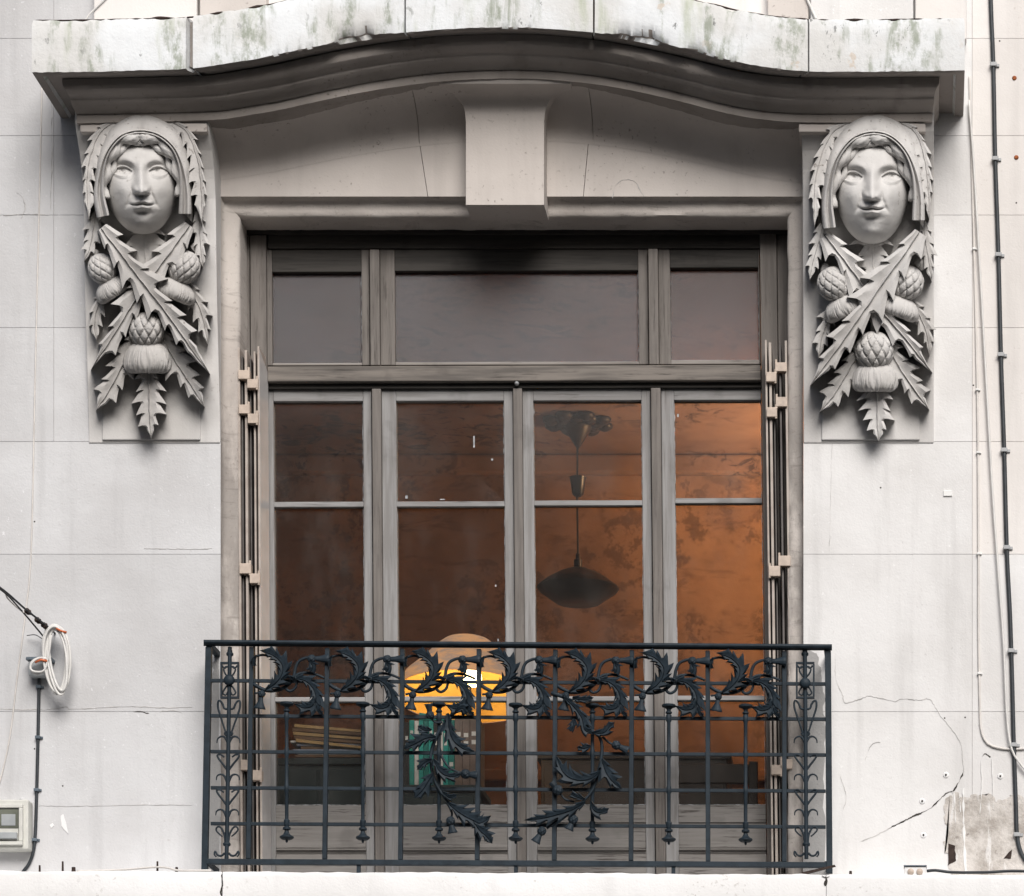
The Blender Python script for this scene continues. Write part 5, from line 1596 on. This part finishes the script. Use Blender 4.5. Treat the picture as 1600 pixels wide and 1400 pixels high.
# meter box at the left edge
mt = thing('meter_box', 'cream plastic meter box with a dark window, cut by the left edge of the photo', 'meter box', P(5, 1327, -.05))
def frame(mb, x0, y0, x1, y1, w, Y0, Y1):
    mb.pbox(x0, y0, x1, y0 + w, Y0, Y1); mb.pbox(x0, y1 - w, x1, y1, Y0, Y1)
    mb.pbox(x0, y0 + w, x0 + w, y1 - w, Y0, Y1); mb.pbox(x1 - w, y0 + w, x1, y1 - w, Y0, Y1)
MB().pbox(-42, 1249, 44, 1327, -.075, .0).build('case', M['box'], mt, bevel=.006)
fm = MB(); frame(fm, -38, 1256, 35, 1320, 6, -.092, -.0755); fm.build('lid_frame', M['box'], mt, bevel=.003)
MB().pbox(-31.5, 1263, 28.5, 1294, -.084, -.0755).build('meter_window', M['box_win'], mt, bevel=.002)
MB().pbox(-31.5, 1294.5, 28.5, 1313.5, -.086, -.0755).build('lower_panel', M['box'], mt, bevel=.002)
MB().pbox(-20, 1300, 26, 1310, -.104, -.0865).build('handle', M['box_grey'], mt, bevel=.003)
MB().pbox(2, 1272, 24, 1290, -.0865, -.0845).build('dial_plate', M['box_grey'], mt, bevel=.001)
p = P(32, 1248, -.05)
lump(32, 1250, .007, 'clip', 'screw', mt)
# junction box, wire coil, incoming wires
jb = thing('junction_box', 'grey plastic junction box on the left wall, half hidden by a coil of white cable', 'junction box', P(60, 1058, -.03))
MB().pbox(44, 1031, 78, 1056, -.055, 0).build('case', M['box_grey'], jb, bevel=.006)
MB().pbox(40, 1026, 80, 1031, -.065, 0).build('lid', M['box_dark'], jb, bevel=.003)
coil = MB()
rs = random.Random(3)
for i in range(9):
    cx, cy = 89 + rs.uniform(-2.5, 2.5), 1030 + rs.uniform(-2, 2)
    ax_, ay_ = 17 + rs.uniform(-5, 3), 52 + rs.uniform(-5, 4)
    tl = rs.uniform(-.10, .02) - .05
    pts = []
    for j in range(41):
        a = j / 40 * 2 * math.pi + i
        x, y = ax_ * math.cos(a) * (1 - .12 * math.sin(a)), ay_ * math.sin(a)
        pts.append(P(cx + x * math.cos(tl) - y * math.sin(tl), cy + x * math.sin(tl) + y * math.cos(tl), -.07 - .009 * (i % 4) - .008 * math.sin(a + i)))
    coil.add(*tube(pts, .0052, 8, cap=False))
for i in range(2):
    pts = [P(x, y, -.085 - .012 * i) for x, y in smooth_path([(80, 990 + i * 3), (76, 1022), (70, 1046), (58, 1053 - i * 3), (48, 1046), (50, 1034 + 2 * i), (62, 1028), (74, 1030)], 40)]
    coil.add(*tube(pts, .0048, 8))
tag(coil.build('cable_coil', M['cable_white'], None, smooth=True), 'coil of white cable hanging on the left wall in front of the junction box', 'cable coil')
def air_wire(name, pts, r, mat, label):
    q = smooth_path(pts, 40)
    V, F = tube([P(x, y, Y) for x, y, Y in q], r, 8)
    tag(build(name, V, F, M[mat], None, smooth=True), label, 'wire')
air_wire('service_wire', [(-60, 880, -.75), (0, 918, -.40), (40, 952, -.22), (78, 982, -.06), (86, 990, 0)], .0042, 'cable_black', 'upper black service wire coming in from the left to the coil')
air_wire('service_wire', [(-60, 882, -.70), (2, 922, -.38), (30, 950, -.22), (60, 985, -.08), (72, 1000, -.004)], .0034, 'cable_black', 'lower black service wire sagging below the upper one')
air_wire('service_wire', [(-60, 879, -.72), (0, 917, -.40), (12, 935, -.30), (30, 952, -.2), (40, 958, -.2)], .0030, 'cable_grey', 'short grey service wire twisted round the black ones')
air_wire('thin_tie_wire', [(42, 993, -.02), (55, 992, -.03), (66, 998, -.03)], .0018, 'cable_black', 'short loose tie wire left of the cable coil')
an = thing('wire_anchor', 'black wire clamps and insulators fixing the service wires above the coil', 'clamp', P(66, 980, -.03))
for x, y, Y in ((44, 956, -.19), (60, 970, -.11), (70, 978, -.08)):
    c = P(x, y, Y)
    d = np.array(P(x + 10, y + 8, Y + .05)) - np.array(c)
    V, F = lathe([(0, -.02), (.007, -.02), (.012, -.012), (.008, -.004), (.012, .004), (.008, .012), (.006, .02), (0, .02)], c, 12, d)
    build('clamp', V, F, M['rust_dark'], an, smooth=True, sharp=40)
V, F = tube([P(72, 975, -.09), P(72, 990, -.05), P(71, 1001, 0)], .006, 8); build('hook', V, F, M['rust_dark'], an, smooth=True)
V, F = tube([P(88, 982, -.105), P(96, 986, -.11), P(104, 988, -.10)], .0045, 8)
tag(build('orange_wire_end', V, F, M['orange_wire'], None, smooth=True), 'short orange wire end sticking out at the top of the white coil', 'wire')
V, F = tube([P(55, 1035, -.1), P(64, 1031, -.105), P(74, 1033, -.10)], .0045, 8)
tag(build('orange_wire_end', V, F, M['orange_wire'], None, smooth=True), 'short orange wire end by the lid of the junction box', 'wire')
